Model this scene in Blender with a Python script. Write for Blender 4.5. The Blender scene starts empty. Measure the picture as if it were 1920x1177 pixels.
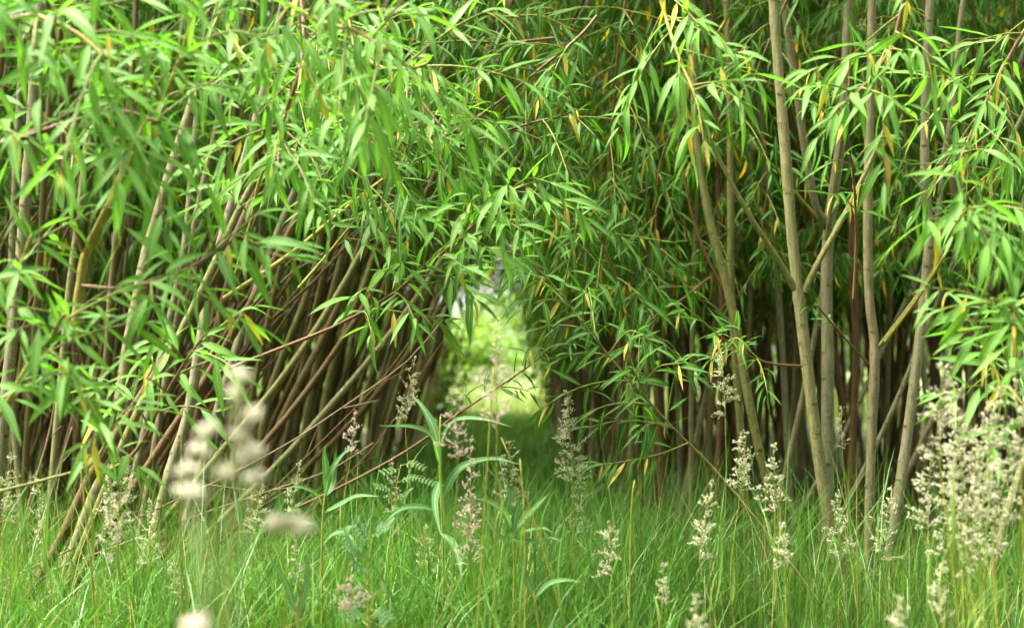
import bpy, math
import numpy as np

# ------------------------------------------------------------------ camera, sky, sun, exposure
S = bpy.context.scene
COL = S.collection
CAM = np.array([0.0, 0.0, 0.60])
FPX, CX, CY = 2637.0, 960.0, 588.5          # focal length and centre in photograph pixels
PITCH = math.radians(2.2)
cd = bpy.data.cameras.new('camera')
cam = bpy.data.objects.new('camera', cd); COL.objects.link(cam)
cam.location = CAM; cam.rotation_euler = (math.radians(90) + PITCH, 0, 0)
cd.sensor_width = 36.0; cd.lens = 36.0 * FPX / 1920.0
cd.clip_start = 0.05; cd.clip_end = 2000
cd.dof.use_dof = True; cd.dof.focus_distance = 3.0; cd.dof.aperture_fstop = 3.6
S.camera = cam

SUN_EL, SUN_AZ = math.radians(62), math.radians(262)   # azimuth clockwise from +Y: high, from one side and a little behind the camera
w = bpy.data.worlds.new('World'); S.world = w; w.use_nodes = True
nt = w.node_tree
sky = nt.nodes.new('ShaderNodeTexSky'); sky.sky_type = 'NISHITA'; sky.sun_disc = False
sky.sun_elevation = SUN_EL; sky.sun_rotation = SUN_AZ; sky.dust_density = 4.0; sky.air_density = 1.0
hs = nt.nodes.new('ShaderNodeHueSaturation'); hs.inputs['Saturation'].default_value = 0.16
nt.links.new(sky.outputs[0], hs.inputs['Color'])
bg = nt.nodes['Background']; bg.inputs['Strength'].default_value = 0.115
nt.links.new(hs.outputs[0], bg.inputs['Color'])
sl = bpy.data.lights.new('sun', 'SUN'); sl.energy = 3.4; sl.angle = math.radians(26); sl.color = (1.0, 0.96, 0.88)
so = bpy.data.objects.new('sun', sl); COL.objects.link(so)
so.rotation_euler = (math.pi/2 - SUN_EL, 0, math.pi - SUN_AZ)
S.view_settings.view_transform = 'Standard'; S.view_settings.look = 'None'
S.view_settings.gamma = 1.0; S.view_settings.exposure = 2.65
S.cycles.max_bounces = 4; S.cycles.diffuse_bounces = 3; S.cycles.transmission_bounces = 5
S.cycles.glossy_bounces = 2; S.cycles.transparent_max_bounces = 4
S.cycles.use_denoising = True; S.cycles.use_adaptive_sampling = True; S.cycles.adaptive_threshold = 0.03
S.cycles.caustics_reflective = False; S.cycles.caustics_refractive = False

RNG = np.random.default_rng(11)
UP = np.array([0.0, 0.0, 1.0])

def P(px, py, Y):
    """the point at distance Y in front of the camera that stands at that place of the photograph"""
    f = np.array([0, math.cos(PITCH), math.sin(PITCH)]); u = np.array([0, -math.sin(PITCH), math.cos(PITCH)])
    d = f + np.array([1.0, 0, 0]) * (px - CX) / FPX + u * (CY - py) / FPX
    return CAM + d * (Y / d[1])

def nrm(a):
    a = np.asarray(a, float)
    return a / np.maximum(np.linalg.norm(a, axis=-1, keepdims=True), 1e-9)

# ------------------------------------------------------------------ materials
def mat(name):
    m = bpy.data.materials.new(name); m.use_nodes = True
    m.node_tree.nodes.clear()
    return m, m.node_tree

def N(t, kind, **kw):
    n = t.nodes.new(kind)
    for k, v in kw.items():
        if k in n.inputs: n.inputs[k].default_value = v
        else: setattr(n, k, v)
    return n

def mixc(t, fac, a, b, mode='MIX'):
    n = t.nodes.new('ShaderNodeMix'); n.data_type = 'RGBA'; n.blend_type = mode
    for s, v in ((n.inputs[0], fac), (n.inputs[6], a), (n.inputs[7], b)):
        if isinstance(v, bpy.types.NodeSocket): t.links.new(v, s)
        else: s.default_value = v if not isinstance(v, tuple) else (*v[:3], 1.0)
    return n.outputs[2]

def math_(t, op, a, b=None):
    n = t.nodes.new('ShaderNodeMath'); n.operation = op
    for s, v in zip(n.inputs, (a, b)):
        if v is None: continue
        if isinstance(v, bpy.types.NodeSocket): t.links.new(v, s)
        else: s.default_value = v
    return n.outputs[0]

def ramp(t, fac, stops, interp='LINEAR'):
    n = t.nodes.new('ShaderNodeValToRGB'); n.color_ramp.interpolation = interp
    e = n.color_ramp.elements
    while len(e) > 1: e.remove(e[-1])
    for i, (p, c) in enumerate(stops):
        x = e[0] if i == 0 else e.new(p)
        x.position = p; x.color = (*c, 1.0)
    t.links.new(fac, n.inputs[0])
    return n.outputs[0]

def leafmat(name, cols, back, yellow=(0.68, 0.52, 0.012), mid=(0.30, 0.40, 0.10), trans=0.42, tcol=1.35, rough=0.5, midw=0.86, spec=0.16):
    m, t = mat(name)
    at = N(t, 'ShaderNodeAttribute', attribute_name='lf')
    sp = t.nodes.new('ShaderNodeSeparateColor'); t.links.new(at.outputs['Color'], sp.inputs[0])
    oi = t.nodes.new('ShaderNodeObjectInfo')
    rnd = math_(t, 'FRACT', math_(t, 'ADD', sp.outputs[2], oi.outputs['Random']))
    n = len(cols)
    c = ramp(t, rnd, [(i/(n-1), cols[i]) for i in range(n)])
    ge0 = t.nodes.new('ShaderNodeNewGeometry'); ns = N(t, 'ShaderNodeTexNoise', Scale=55.0, Detail=1.0); t.links.new(ge0.outputs['Position'], ns.inputs['Vector'])
    c = mixc(t, math_(t, 'MULTIPLY', ns.outputs[0], 0.5), c, mixc(t, 1.0, c, (0.62, 0.72, 0.55), 'MULTIPLY'))
    c = mixc(t, math_(t, 'MULTIPLY', math_(t, 'GREATER_THAN', sp.outputs[0], midw), 0.75), c, mid)
    c = mixc(t, math_(t, 'GREATER_THAN', at.outputs['Alpha'], 0.5), c, mixc(t, sp.outputs[1], yellow, (yellow[0]*1.02, yellow[1]*0.72, yellow[2])))
    tipn = math_(t, 'MULTIPLY', math_(t, 'GREATER_THAN', math_(t, 'ADD', sp.outputs[1], math_(t, 'MULTIPLY', ns.outputs[0], 0.18)), 1.0), math_(t, 'GREATER_THAN', math_(t, 'FRACT', math_(t, 'MULTIPLY', rnd, 7.3)), 0.72))
    sv = N(t, 'ShaderNodeTexNoise', Scale=260.0, Detail=0.0); t.links.new(ge0.outputs['Position'], sv.inputs['Vector'])
    spot_ = math_(t, 'MULTIPLY', math_(t, 'GREATER_THAN', sv.outputs[0], 0.70), math_(t, 'GREATER_THAN', math_(t, 'FRACT', math_(t, 'MULTIPLY', rnd, 3.7)), 0.5))
    c = mixc(t, math_(t, 'MULTIPLY', math_(t, 'MAXIMUM', tipn, spot_), 0.8), c, (0.16, 0.10, 0.03))
    ge = t.nodes.new('ShaderNodeNewGeometry')
    cb = mixc(t, 0.55, c, back)
    c2 = mixc(t, ge.outputs['Backfacing'], c, cb)
    p = N(t, 'ShaderNodeBsdfPrincipled', Roughness=rough)
    p.inputs['Specular IOR Level'].default_value = spec
    t.links.new(c2, p.inputs['Base Color'])
    tr = t.nodes.new('ShaderNodeBsdfTranslucent')
    t.links.new(mixc(t, 1.0, c, (tcol*0.86, tcol, tcol*0.4), 'MULTIPLY'), tr.inputs['Color'])
    mx = t.nodes.new('ShaderNodeMixShader'); mx.inputs[0].default_value = trans
    t.links.new(p.outputs[0], mx.inputs[1]); t.links.new(tr.outputs[0], mx.inputs[2])
    o = t.nodes.new('ShaderNodeOutputMaterial'); t.links.new(mx.outputs[0], o.inputs[0])
    return m

def barkmat(name, cols, spot=(0.05, 0.035, 0.02), scale=1.0, rough=0.7, streak=(0.55, 0.5, 0.42)):
    m, t = mat(name)
    tc = t.nodes.new('ShaderNodeTexCoord'); oi = t.nodes.new('ShaderNodeObjectInfo')
    mp = N(t, 'ShaderNodeMapping'); mp.inputs['Scale'].default_value = (1, 1, 0.16)
    t.links.new(tc.outputs['Object'], mp.inputs[0])
    n1 = N(t, 'ShaderNodeTexNoise', Scale=14*scale, Detail=3.0); t.links.new(tc.outputs['Object'], n1.inputs['Vector'])
    n2 = N(t, 'ShaderNodeTexNoise', Scale=170*scale, Detail=2.0); t.links.new(mp.outputs[0], n2.inputs['Vector'])
    n = len(cols)
    at = N(t, 'ShaderNodeAttribute', attribute_name='lf'); sp = t.nodes.new('ShaderNodeSeparateColor'); t.links.new(at.outputs['Color'], sp.inputs[0])
    own = math_(t, 'FRACT', math_(t, 'ADD', sp.outputs[2], oi.outputs['Random']))
    f = math_(t, 'ADD', math_(t, 'MULTIPLY', n1.outputs[0], 0.5), math_(t, 'MULTIPLY', own, 0.6))
    c = ramp(t, f, [(i/(n-1), cols[i]) for i in range(n)])
    n3 = N(t, 'ShaderNodeTexNoise', Scale=420*scale, Detail=1.0); t.links.new(tc.outputs['Object'], n3.inputs['Vector'])
    c = mixc(t, ramp(t, n2.outputs[0], [(0.35, (0, 0, 0)), (0.70, (0.7, 0.7, 0.7))]), mixc(t, 1.0, c, (1.12, 1.1, 1.05), 'MULTIPLY'), mixc(t, 1.0, c, streak, 'MULTIPLY'))
    c = mixc(t, ramp(t, n3.outputs[0], [(0.45, (0, 0, 0)), (0.75, (1, 1, 1))]), c, mixc(t, 1.0, c, (0.45, 0.42, 0.36), 'MULTIPLY'))
    vo = N(t, 'ShaderNodeTexVoronoi', Scale=60*scale)
    mp2 = N(t, 'ShaderNodeMapping'); mp2.inputs['Scale'].default_value = (0.55, 0.55, 1.2)
    t.links.new(tc.outputs['Object'], mp2.inputs[0]); t.links.new(mp2.outputs[0], vo.inputs['Vector'])
    c = mixc(t, math_(t, 'MULTIPLY', math_(t, 'LESS_THAN', vo.outputs['Distance'], 0.16), 0.6), c, spot)
    p = N(t, 'ShaderNodeBsdfPrincipled', Roughness=rough); p.inputs['Specular IOR Level'].default_value = 0.25
    t.links.new(c, p.inputs['Base Color'])
    b = N(t, 'ShaderNodeBump', Strength=0.4, Distance=0.004); t.links.new(n2.outputs[0], b.inputs['Height'])
    t.links.new(b.outputs[0], p.inputs['Normal'])
    o = t.nodes.new('ShaderNodeOutputMaterial'); t.links.new(p.outputs[0], o.inputs[0])
    return m

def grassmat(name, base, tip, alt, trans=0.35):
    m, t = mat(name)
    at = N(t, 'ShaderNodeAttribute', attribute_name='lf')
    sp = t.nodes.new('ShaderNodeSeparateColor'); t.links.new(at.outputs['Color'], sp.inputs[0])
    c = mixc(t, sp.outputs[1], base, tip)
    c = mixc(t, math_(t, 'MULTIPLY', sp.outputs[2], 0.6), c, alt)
    c = mixc(t, math_(t, 'GREATER_THAN', at.outputs['Alpha'], 0.5), c, (0.36, 0.30, 0.10))
    p = N(t, 'ShaderNodeBsdfPrincipled', Roughness=0.45); p.inputs['Specular IOR Level'].default_value = 0.35
    t.links.new(c, p.inputs['Base Color'])
    tr = t.nodes.new('ShaderNodeBsdfTranslucent'); t.links.new(mixc(t, 1.0, c, (1.3, 1.3, 0.7), 'MULTIPLY'), tr.inputs['Color'])
    mx = t.nodes.new('ShaderNodeMixShader'); mx.inputs[0].default_value = trans
    t.links.new(p.outputs[0], mx.inputs[1]); t.links.new(tr.outputs[0], mx.inputs[2])
    o = t.nodes.new('ShaderNodeOutputMaterial'); t.links.new(mx.outputs[0], o.inputs[0])
    return m

def spikemat(name, cols):
    m, t = mat(name)
    at = N(t, 'ShaderNodeAttribute', attribute_name='lf')
    sp = t.nodes.new('ShaderNodeSeparateColor'); t.links.new(at.outputs['Color'], sp.inputs[0])
    c = ramp(t, sp.outputs[2], [(i/(len(cols)-1), cols[i]) for i in range(len(cols))])
    p = N(t, 'ShaderNodeBsdfPrincipled', Roughness=0.6); t.links.new(c, p.inputs['Base Color'])
    tr = t.nodes.new('ShaderNodeBsdfTranslucent'); t.links.new(c, tr.inputs['Color'])
    mx = t.nodes.new('ShaderNodeMixShader'); mx.inputs[0].default_value = 0.3
    t.links.new(p.outputs[0], mx.inputs[1]); t.links.new(tr.outputs[0], mx.inputs[2])
    o = t.nodes.new('ShaderNodeOutputMaterial'); t.links.new(mx.outputs[0], o.inputs[0])
    return m

def groundmat():
    m, t = mat('soil_with_moss')
    tc = t.nodes.new('ShaderNodeTexCoord')
    n1 = N(t, 'ShaderNodeTexNoise', Scale=1.3, Detail=8.0); t.links.new(tc.outputs['Object'], n1.inputs['Vector'])
    n2 = N(t, 'ShaderNodeTexNoise', Scale=38.0, Detail=8.0); t.links.new(tc.outputs['Object'], n2.inputs['Vector'])
    c = ramp(t, n2.outputs[0], [(0.3, (0.025, 0.018, 0.010)), (0.55, (0.075, 0.055, 0.030)), (0.75, (0.13, 0.10, 0.055))])
    c = mixc(t, ramp(t, n1.outputs[0], [(0.42, (0, 0, 0)), (0.62, (1, 1, 1))]), c, (0.045, 0.085, 0.018))
    sx = t.nodes.new('ShaderNodeSeparateXYZ'); t.links.new(tc.outputs['Object'], sx.inputs[0])
    far = N(t, 'ShaderNodeMapRange'); far.inputs['From Min'].default_value = 14.6; far.inputs['From Max'].default_value = 16.2
    t.links.new(math_(t, 'ADD', sx.outputs[1], math_(t, 'MULTIPLY', n1.outputs[0], 2.0)), far.inputs['Value'])
    turf = ramp(t, n2.outputs[0], [(0.3, (0.17, 0.25, 0.06)), (0.6, (0.28, 0.38, 0.13)), (0.8, (0.36, 0.42, 0.20))])
    c = mixc(t, far.outputs[0], c, turf)
    p = N(t, 'ShaderNodeBsdfPrincipled', Roughness=0.9); t.links.new(c, p.inputs['Base Color'])
    b = N(t, 'ShaderNodeBump', Strength=0.8, Distance=0.02); t.links.new(n2.outputs[0], b.inputs['Height'])
    t.links.new(b.outputs[0], p.inputs['Normal'])
    o = t.nodes.new('ShaderNodeOutputMaterial'); t.links.new(p.outputs[0], o.inputs[0])
    return m

M = dict(
    leaf_lit=leafmat('willow_leaf_lit', [(0.066, 0.205, 0.024), (0.092, 0.25, 0.030), (0.130, 0.285, 0.038), (0.078, 0.235, 0.034)], (0.15, 0.29, 0.06), trans=0.46),  # lit copy of the willow leaf: brightness of the front sprays put into the colour
    leaf=leafmat('willow_leaf_shaded', [(0.020, 0.098, 0.005), (0.030, 0.130, 0.006), (0.048, 0.145, 0.007), (0.024, 0.112, 0.006)], (0.07, 0.17, 0.03), spec=0.10),  # same leaf darkened: shade of the rows behind put into the colour
    leaf_yellow=leafmat('willow_leaf_turning', [(0.64, 0.46, 0.012), (0.68, 0.52, 0.015), (0.40, 0.44, 0.05), (0.60, 0.50, 0.03), (0.36, 0.22, 0.06), (0.64, 0.48, 0.02)], (0.5, 0.38, 0.10), mid=(0.58, 0.42, 0.10), tcol=1.1),
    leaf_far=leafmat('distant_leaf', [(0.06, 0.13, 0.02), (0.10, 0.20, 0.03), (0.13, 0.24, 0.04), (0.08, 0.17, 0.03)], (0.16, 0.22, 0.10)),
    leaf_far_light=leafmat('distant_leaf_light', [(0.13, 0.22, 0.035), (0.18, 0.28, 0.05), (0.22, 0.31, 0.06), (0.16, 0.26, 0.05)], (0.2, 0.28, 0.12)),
    bark_olive=barkmat('willow_bark_olive', [(0.11, 0.092, 0.042), (0.16, 0.142, 0.066), (0.15, 0.158, 0.052), (0.21, 0.195, 0.10)]),
    bark_grey=barkmat('willow_bark_grey', [(0.115, 0.108, 0.050), (0.155, 0.152, 0.074), (0.205, 0.198, 0.110)]),
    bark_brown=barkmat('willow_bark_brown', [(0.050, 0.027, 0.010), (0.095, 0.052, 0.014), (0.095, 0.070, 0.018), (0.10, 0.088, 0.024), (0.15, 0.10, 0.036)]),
    bark_green=barkmat('willow_bark_green', [(0.10, 0.105, 0.028), (0.14, 0.145, 0.036), (0.17, 0.16, 0.055)]),
    twig_yellow=barkmat('twig_yellow_green', [(0.20, 0.19, 0.025), (0.26, 0.24, 0.035), (0.23, 0.18, 0.03)], scale=2, rough=0.5),
    twig_red=barkmat('twig_red_brown', [(0.10, 0.042, 0.016), (0.135, 0.062, 0.021), (0.14, 0.095, 0.028)], scale=2, rough=0.5),
    shoot=barkmat('shoot_pale_green', [(0.13, 0.19, 0.025), (0.17, 0.21, 0.03), (0.18, 0.16, 0.035)], scale=3, rough=0.5),
    dead=barkmat('dead_stalk', [(0.17, 0.11, 0.06), (0.24, 0.17, 0.09)], scale=2),
    soil=groundmat(),
    grass=grassmat('fine_meadow_grass', (0.012, 0.045, 0.006), (0.066, 0.225, 0.026), (0.15, 0.27, 0.028)),  # blade feet darkened: shade between the blades put into the colour
    blade=grassmat('broad_grass_blade', (0.08, 0.16, 0.02), (0.13, 0.25, 0.035), (0.18, 0.27, 0.045)),
    stalk=barkmat('grass_stalk', [(0.20, 0.26, 0.03), (0.27, 0.29, 0.04), (0.31, 0.26, 0.05)], scale=3, rough=0.5),
    meadow=grassmat('clearing_grass', (0.17, 0.25, 0.05), (0.32, 0.42, 0.14), (0.42, 0.44, 0.24)),
    glaucous=leafmat('herb_leaf_bluish', [(0.07, 0.18, 0.05), (0.10, 0.23, 0.07), (0.12, 0.25, 0.08)], (0.2, 0.32, 0.2), mid=(0.3, 0.4, 0.25)),
    vetch=leafmat('vetch_leaflet', [(0.045, 0.14, 0.035), (0.055, 0.16, 0.04), (0.065, 0.18, 0.045)], (0.08, 0.18, 0.07)),
    spike_green=spikemat('spikelet_green', [(0.30, 0.34, 0.14), (0.44, 0.45, 0.24), (0.56, 0.53, 0.34)]),
    spike_pale=spikemat('spikelet_pale', [(0.30, 0.34, 0.14), (0.46, 0.45, 0.26), (0.64, 0.60, 0.45)]),
    spike_pink=spikemat('spikelet_pink', [(0.46, 0.36, 0.25), (0.60, 0.47, 0.38), (0.68, 0.58, 0.46)]),
    litter=spikemat('dead_leaf', [(0.12, 0.07, 0.03), (0.22, 0.14, 0.07), (0.30, 0.21, 0.11)]),
)

# ------------------------------------------------------------------ mesh helpers
class MB:
    """collects vertices, quads and triangles for ONE mesh object"""
    def __init__(s): s.V = []; s.Q = []; s.T = []; s.C = []; s.n = 0
    def add(s, V, Q=None, T=None, C=None):
        V = np.asarray(V, float).reshape(-1, 3)
        if Q is not None and len(Q): s.Q.append(np.asarray(Q).reshape(-1, 4) + s.n)
        if T is not None and len(T): s.T.append(np.asarray(T).reshape(-1, 3) + s.n)
        s.V.append(V); s.C.append(np.zeros((len(V), 4)) if C is None else np.asarray(C, float).reshape(-1, 4))
        s.n += len(V)
    def mesh(s, name, material, base=(0, 0, 0)):
        V = np.concatenate(s.V) - np.asarray(base); C = np.concatenate(s.C)
        Q = np.concatenate(s.Q) if s.Q else np.zeros((0, 4), int); T = np.concatenate(s.T) if s.T else np.zeros((0, 3), int)
        me = bpy.data.meshes.new(name)
        me.vertices.add(len(V)); me.vertices.foreach_set('co', V.ravel().astype(np.float32))
        L = np.concatenate([Q.ravel(), T.ravel()]).astype(np.int32)
        me.loops.add(len(L)); me.loops.foreach_set('vertex_index', L)
        st = np.concatenate([np.arange(len(Q))*4, len(Q)*4 + np.arange(len(T))*3]).astype(np.int32)
        me.polygons.add(len(st)); me.polygons.foreach_set('loop_start', st)
        me.polygons.foreach_set('use_smooth', np.ones(len(st), bool))
        me.update(calc_edges=True)
        a = me.attributes.new('lf', 'FLOAT_COLOR', 'POINT'); a.data.foreach_set('color', C.ravel().astype(np.float32))
        me.materials.append(M[material] if isinstance(material, str) else material)
        return me
    def build(s, name, material, parent=None, base=(0, 0, 0)):
        o = bpy.data.objects.new(name, s.mesh(name, material, base)); COL.objects.link(o)
        if parent is not None: o.parent = parent
        else: o.location = base
        return o

def tag(o, label, cat, group=None, kind=None):
    o['label'] = label; o['category'] = cat
    if group: o['group'] = group
    if kind: o['kind'] = kind
    return o

def thing(name, label, cat, loc, group=None):
    o = bpy.data.objects.new(name, None); COL.objects.link(o); o.location = loc; o.empty_display_size = 0.05
    return tag(o, label, cat, group)

def catmull(pts, n):
    p = np.asarray(pts, float)
    if len(p) == 2: return p[0] + (p[1]-p[0]) * np.linspace(0, 1, n)[:, None]
    q = np.vstack([2*p[0]-p[1], p, 2*p[-1]-p[-2]])
    seg = np.linalg.norm(np.diff(p, axis=0), axis=1); cum = np.concatenate([[0], np.cumsum(seg)])
    d = np.linspace(0, cum[-1], n); i = np.clip(np.searchsorted(cum, d, side='right')-1, 0, len(seg)-1)
    u = ((d-cum[i])/np.maximum(seg[i], 1e-9))[:, None]
    a, b, c, e = q[i], q[i+1], q[i+2], q[i+3]
    return 0.5*((2*b)+(c-a)*u+(2*a-5*b+4*c-e)*u**2+(3*b-a-3*c+e)*u**3)

def tangents(p): return nrm(np.gradient(p, axis=0))

def tube(mb, pts, rad, sides=6, C=None):
    p = np.asarray(pts, float); n = len(p); r = np.broadcast_to(np.asarray(rad, float), (n,))
    t = tangents(p); m = nrm(t.mean(0)); ref = np.eye(3)[np.argmin(np.abs(m))]
    a = nrm(np.cross(t, ref)); b = np.cross(t, a)
    an = np.linspace(0, 2*np.pi, sides, endpoint=False)
    V = p[:, None] + r[:, None, None]*(np.cos(an)[None, :, None]*a[:, None]+np.sin(an)[None, :, None]*b[:, None])
    i = np.arange(n-1)[:, None]*sides; j = np.arange(sides)[None, :]; k = (j+1) % sides
    Q = np.stack([i+j, i+k, i+sides+k, i+sides+j], -1).reshape(-1, 4)
    V = V.reshape(-1, 3)
    c = np.zeros((len(V), 4)); c[:, 1] = np.repeat(np.linspace(0, 1, n), sides); c[:, 2] = RNG.random()
    tip = np.stack([np.full(sides, (n-1)*sides)+0, (n-1)*sides+np.arange(sides), (n-1)*sides+(np.arange(sides)+1) % sides], -1)[1:-1]
    mb.add(V, Q, tip, c if C is None else C)

# leaf templates: columns t (along), s (-1 0 1 across), width factor
def leaf_template(stations):
    V, rows = [], []
    for t, wd in stations:
        if wd <= 0: rows.append([len(V)]); V.append((t, 0, 0))
        else: rows.append([len(V), len(V)+1, len(V)+2]); V += [(t, -1, wd), (t, 0, wd), (t, 1, wd)]
    Q, T = [], []
    for a, b in zip(rows[:-1], rows[1:]):
        if len(a) == 1: T += [(a[0], b[1], b[0]), (a[0], b[2], b[1])]
        elif len(b) == 1: T += [(a[0], a[1], b[0]), (a[1], a[2], b[0])]
        else: Q += [(a[0], a[1], b[1], b[0]), (a[1], a[2], b[2], b[1])]
    return np.array(V, float), np.array(Q, int).reshape(-1, 4), np.array(T, int).reshape(-1, 3)
LEAF_HI = leaf_template([(0, .05), (.07, .10), (.12, .38), (.22, .78), (.36, 1), (.50, .95), (.66, .70), (.80, .40), (.92, .14), (1, 0)])
LEAF_MID = leaf_template([(0, 0), (.2, .72), (.5, 1), (.78, .6), (1, 0)])
LEAF_LO = leaf_template([(0, 0), (.42, 1), (1, 0)])

def leaves(mb, tpl, o, d, up, L, W, bend, rnd, yel=None, fold=0.35, twist=0.0):
    """many leaves at once: origins o, directions d, face normals up, lengths L, half widths W"""
    o = np.atleast_2d(o); n = len(o)
    V, Q, T = tpl; k = len(V)
    d = nrm(d); s = nrm(np.cross(up, d)); u = np.cross(d, s)
    L = np.broadcast_to(L, (n,)); W = np.broadcast_to(W, (n,)); bend = np.broadcast_to(bend, (n,))
    t, sd, wd = V[:, 0], V[:, 1], V[:, 2]
    th = bend[:, None]*t[None]                        # the midrib is an arc that turns down by `bend` radians
    safe = np.where(np.abs(bend) < 1e-3, 1e-3, bend)[:, None]
    ax = np.sin(safe*t)/safe*L[:, None]; az = -(1-np.cos(safe*t))/safe*L[:, None]
    y = sd*wd*W[:, None]; tw = (np.broadcast_to(twist, (n,))[:, None])*t[None]
    lift = np.abs(sd)*wd*W[:, None]*fold
    yy = y*np.cos(tw)-lift*np.sin(tw); ll = y*np.sin(tw)+lift*np.cos(tw)
    X = ax-np.sin(th)*0+ll*np.sin(th); Z = az+ll*np.cos(th)
    P3 = o[:, None]+X[..., None]*d[:, None]+yy[..., None]*s[:, None]+Z[..., None]*u[:, None]
    C = np.zeros((n, k, 4)); C[..., 0] = 1-np.abs(sd); C[..., 1] = t; C[..., 2] = np.broadcast_to(rnd, (n,))[:, None]
    if yel is not None: C[..., 3] = np.asarray(yel, float)[:, None]
    off = (np.arange(n)*k)[:, None, None]
    mb.add(P3.reshape(-1, 3), (Q[None]+off).reshape(-1, 4), (T[None]+off).reshape(-1, 3), C.reshape(-1, 4))

def perp_frame(t):
    ref = np.where(np.abs(t[..., 2:3]) > 0.9, np.array([1.0, 0, 0]), UP)
    a = nrm(np.cross(t, ref)); return a, np.cross(t, a)

def foliage_on(mbL, mbT, pts, s0, s1, ntw, mlv, rng, tl=(0.25, 0.6), leafL=(0.042, 0.080), droop=(0.35, 0.9), yfrac=0.03, out=0.8,
               tpl=LEAF_MID, wide=0.074, hang=1.05, minz=None):
    """side twigs with leaves along a stem between the fractions s0 and s1"""
    n = len(pts); s = np.sort(rng.uniform(s0, s1, ntw)); f = s*(n-1); i = np.clip(f.astype(int), 0, n-2)
    o = pts[i]+(pts[i+1]-pts[i])*(f-i)[:, None]; tg = tangents(pts)[i]
    a, b = perp_frame(tg); ph = rng.uniform(0, 2*np.pi, ntw)
    rad = np.cos(ph)[:, None]*a+np.sin(ph)[:, None]*b
    d = nrm(tg*(1.05-out)+rad*out+UP*0.25); L = rng.uniform(*tl, ntw)*(1-0.35*s); dr = rng.uniform(*droop, ntw)
    u = np.linspace(0, 1, 5)
    TW = o[:, None]+L[:, None, None]*(d[:, None]*u[None, :, None]-UP*dr[:, None, None]*(u**2)[None, :, None])
    if mbT is not None:
        for k in range(ntw): tube(mbT, TW[k], np.linspace(0.0019, 0.0008, 5), 3)
    uu = (np.arange(mlv)+rng.uniform(0.2, 0.8, (ntw, mlv)))/mlv*0.9+0.1
    p = o[:, None]+L[:, None, None]*(d[:, None]*uu[..., None]-UP*dr[:, None, None]*(uu**2)[..., None])
    tt = nrm(d[:, None]-UP*(2*dr[:, None]*uu)[..., None])
    a, b = perp_frame(tt); ph = np.arange(mlv)[None]*2.4+rng.uniform(0, 6.28, (ntw, 1))+rng.normal(0, .35, (ntw, mlv))
    ld = nrm(tt*0.6+(np.cos(ph)[..., None]*a+np.sin(ph)[..., None]*b)*0.72-UP*hang*rng.uniform(.5, 1.5, (ntw, mlv, 1)))
    up = nrm(UP*0.85+rng.normal(0, .32, (ntw, mlv, 3))+np.cos(ph)[..., None]*a*0.25+np.array([0, -.45, 0]))
    p, ld, up = p.reshape(-1, 3), ld.reshape(-1, 3), up.reshape(-1, 3)
    if minz is not None:
        k = p[:, 2] > minz; p, ld, up = p[k], ld[k], up[k]
    m = len(p)
    if m == 0: return
    ll = rng.uniform(*leafL, m); yel = rng.random(m) < yfrac
    ld = np.where(yel[:, None], nrm(ld-UP*1.2), ld)
    leaves(mbL, tpl, p, ld, up, ll, ll*wide*rng.uniform(.85, 1.2, m), rng.uniform(.2, .9, m), rng.random(m), yel)

# ------------------------------------------------------------------ ground
def hgt(x, y): return 0.025*np.sin(1.7*x+0.6*y)+0.02*np.sin(2.9*y-1.1*x)+0.012*np.sin(5.3*x+4.1*y)
g = MB()
gx = np.unique(np.concatenate([np.linspace(-600, -12, 14), np.linspace(-12, 12, 121), np.linspace(12, 600, 14)]))
gy = np.unique(np.concatenate([np.linspace(-200, -4, 10), np.linspace(-4, 24, 141), np.linspace(24, 60, 19), np.linspace(60, 900, 16)]))
X, Yg = np.meshgrid(gx, gy); n0, n1 = X.shape
Z = np.where((np.abs(X) < 12) & (Yg > -4) & (Yg < 24), hgt(X, Yg), 0)
idx = np.arange(n0*n1).reshape(n0, n1)
g.add(np.stack([X, Yg, Z], -1), np.stack([idx[:-1, :-1], idx[:-1, 1:], idx[1:, 1:], idx[1:, :-1]], -1).reshape(-1, 4))
o = g.build('ground', 'soil'); o['kind'] = 'structure'; o['label'] = 'dark soil ground under the grass and willows'

# ------------------------------------------------------------------ willow stems
def bark_tube(mb, pts, r0, r1, sides, rng, nodes=True):
    L = np.linalg.norm(np.diff(pts, axis=0), axis=1).sum(); n = int(np.clip(L/0.022, 24, 170))
    p = catmull(pts, n); s = np.linspace(0, 1, n); r = r0+(r1-r0)*s
    r = r*(1+0.035*np.sin(s*L*17+rng.uniform(0, 6))+0.02*rng.normal(size=n))
    if nodes:
        k = rng.random(n) < 0.10; r = np.where(k, r*1.07, r)
    r[:3] *= np.array([1.25, 1.15, 1.06])
    tube(mb, p, r, sides)
    return p

def bud_scars(mb, p, r0, r1, rng, every=0.05):
    """small raised scars where leaves once sat on a stem"""
    L = np.linalg.norm(np.diff(p, axis=0), axis=1).sum(); n = int(L/every); t = tangents(p)
    for k in range(n):
        s = (k+rng.uniform(.2, .8))/n; i = int(s*(len(p)-1)); a, b = perp_frame(t[i]); ph = rng.uniform(0, 6.28)
        rd = math.cos(ph)*a+math.sin(ph)*b; sd = np.cross(t[i], rd); r = r0+(r1-r0)*s
        c = p[i]+rd*r*0.97; w_, h_ = r*0.5, 0.0032
        V = [c-sd*w_-t[i]*h_, c+sd*w_-t[i]*h_, c+sd*w_+t[i]*h_, c-sd*w_+t[i]*h_, c+rd*r*0.16]
        mb.add(V, None, [(0, 1, 4), (1, 2, 4), (2, 3, 4), (3, 0, 4)])

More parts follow.
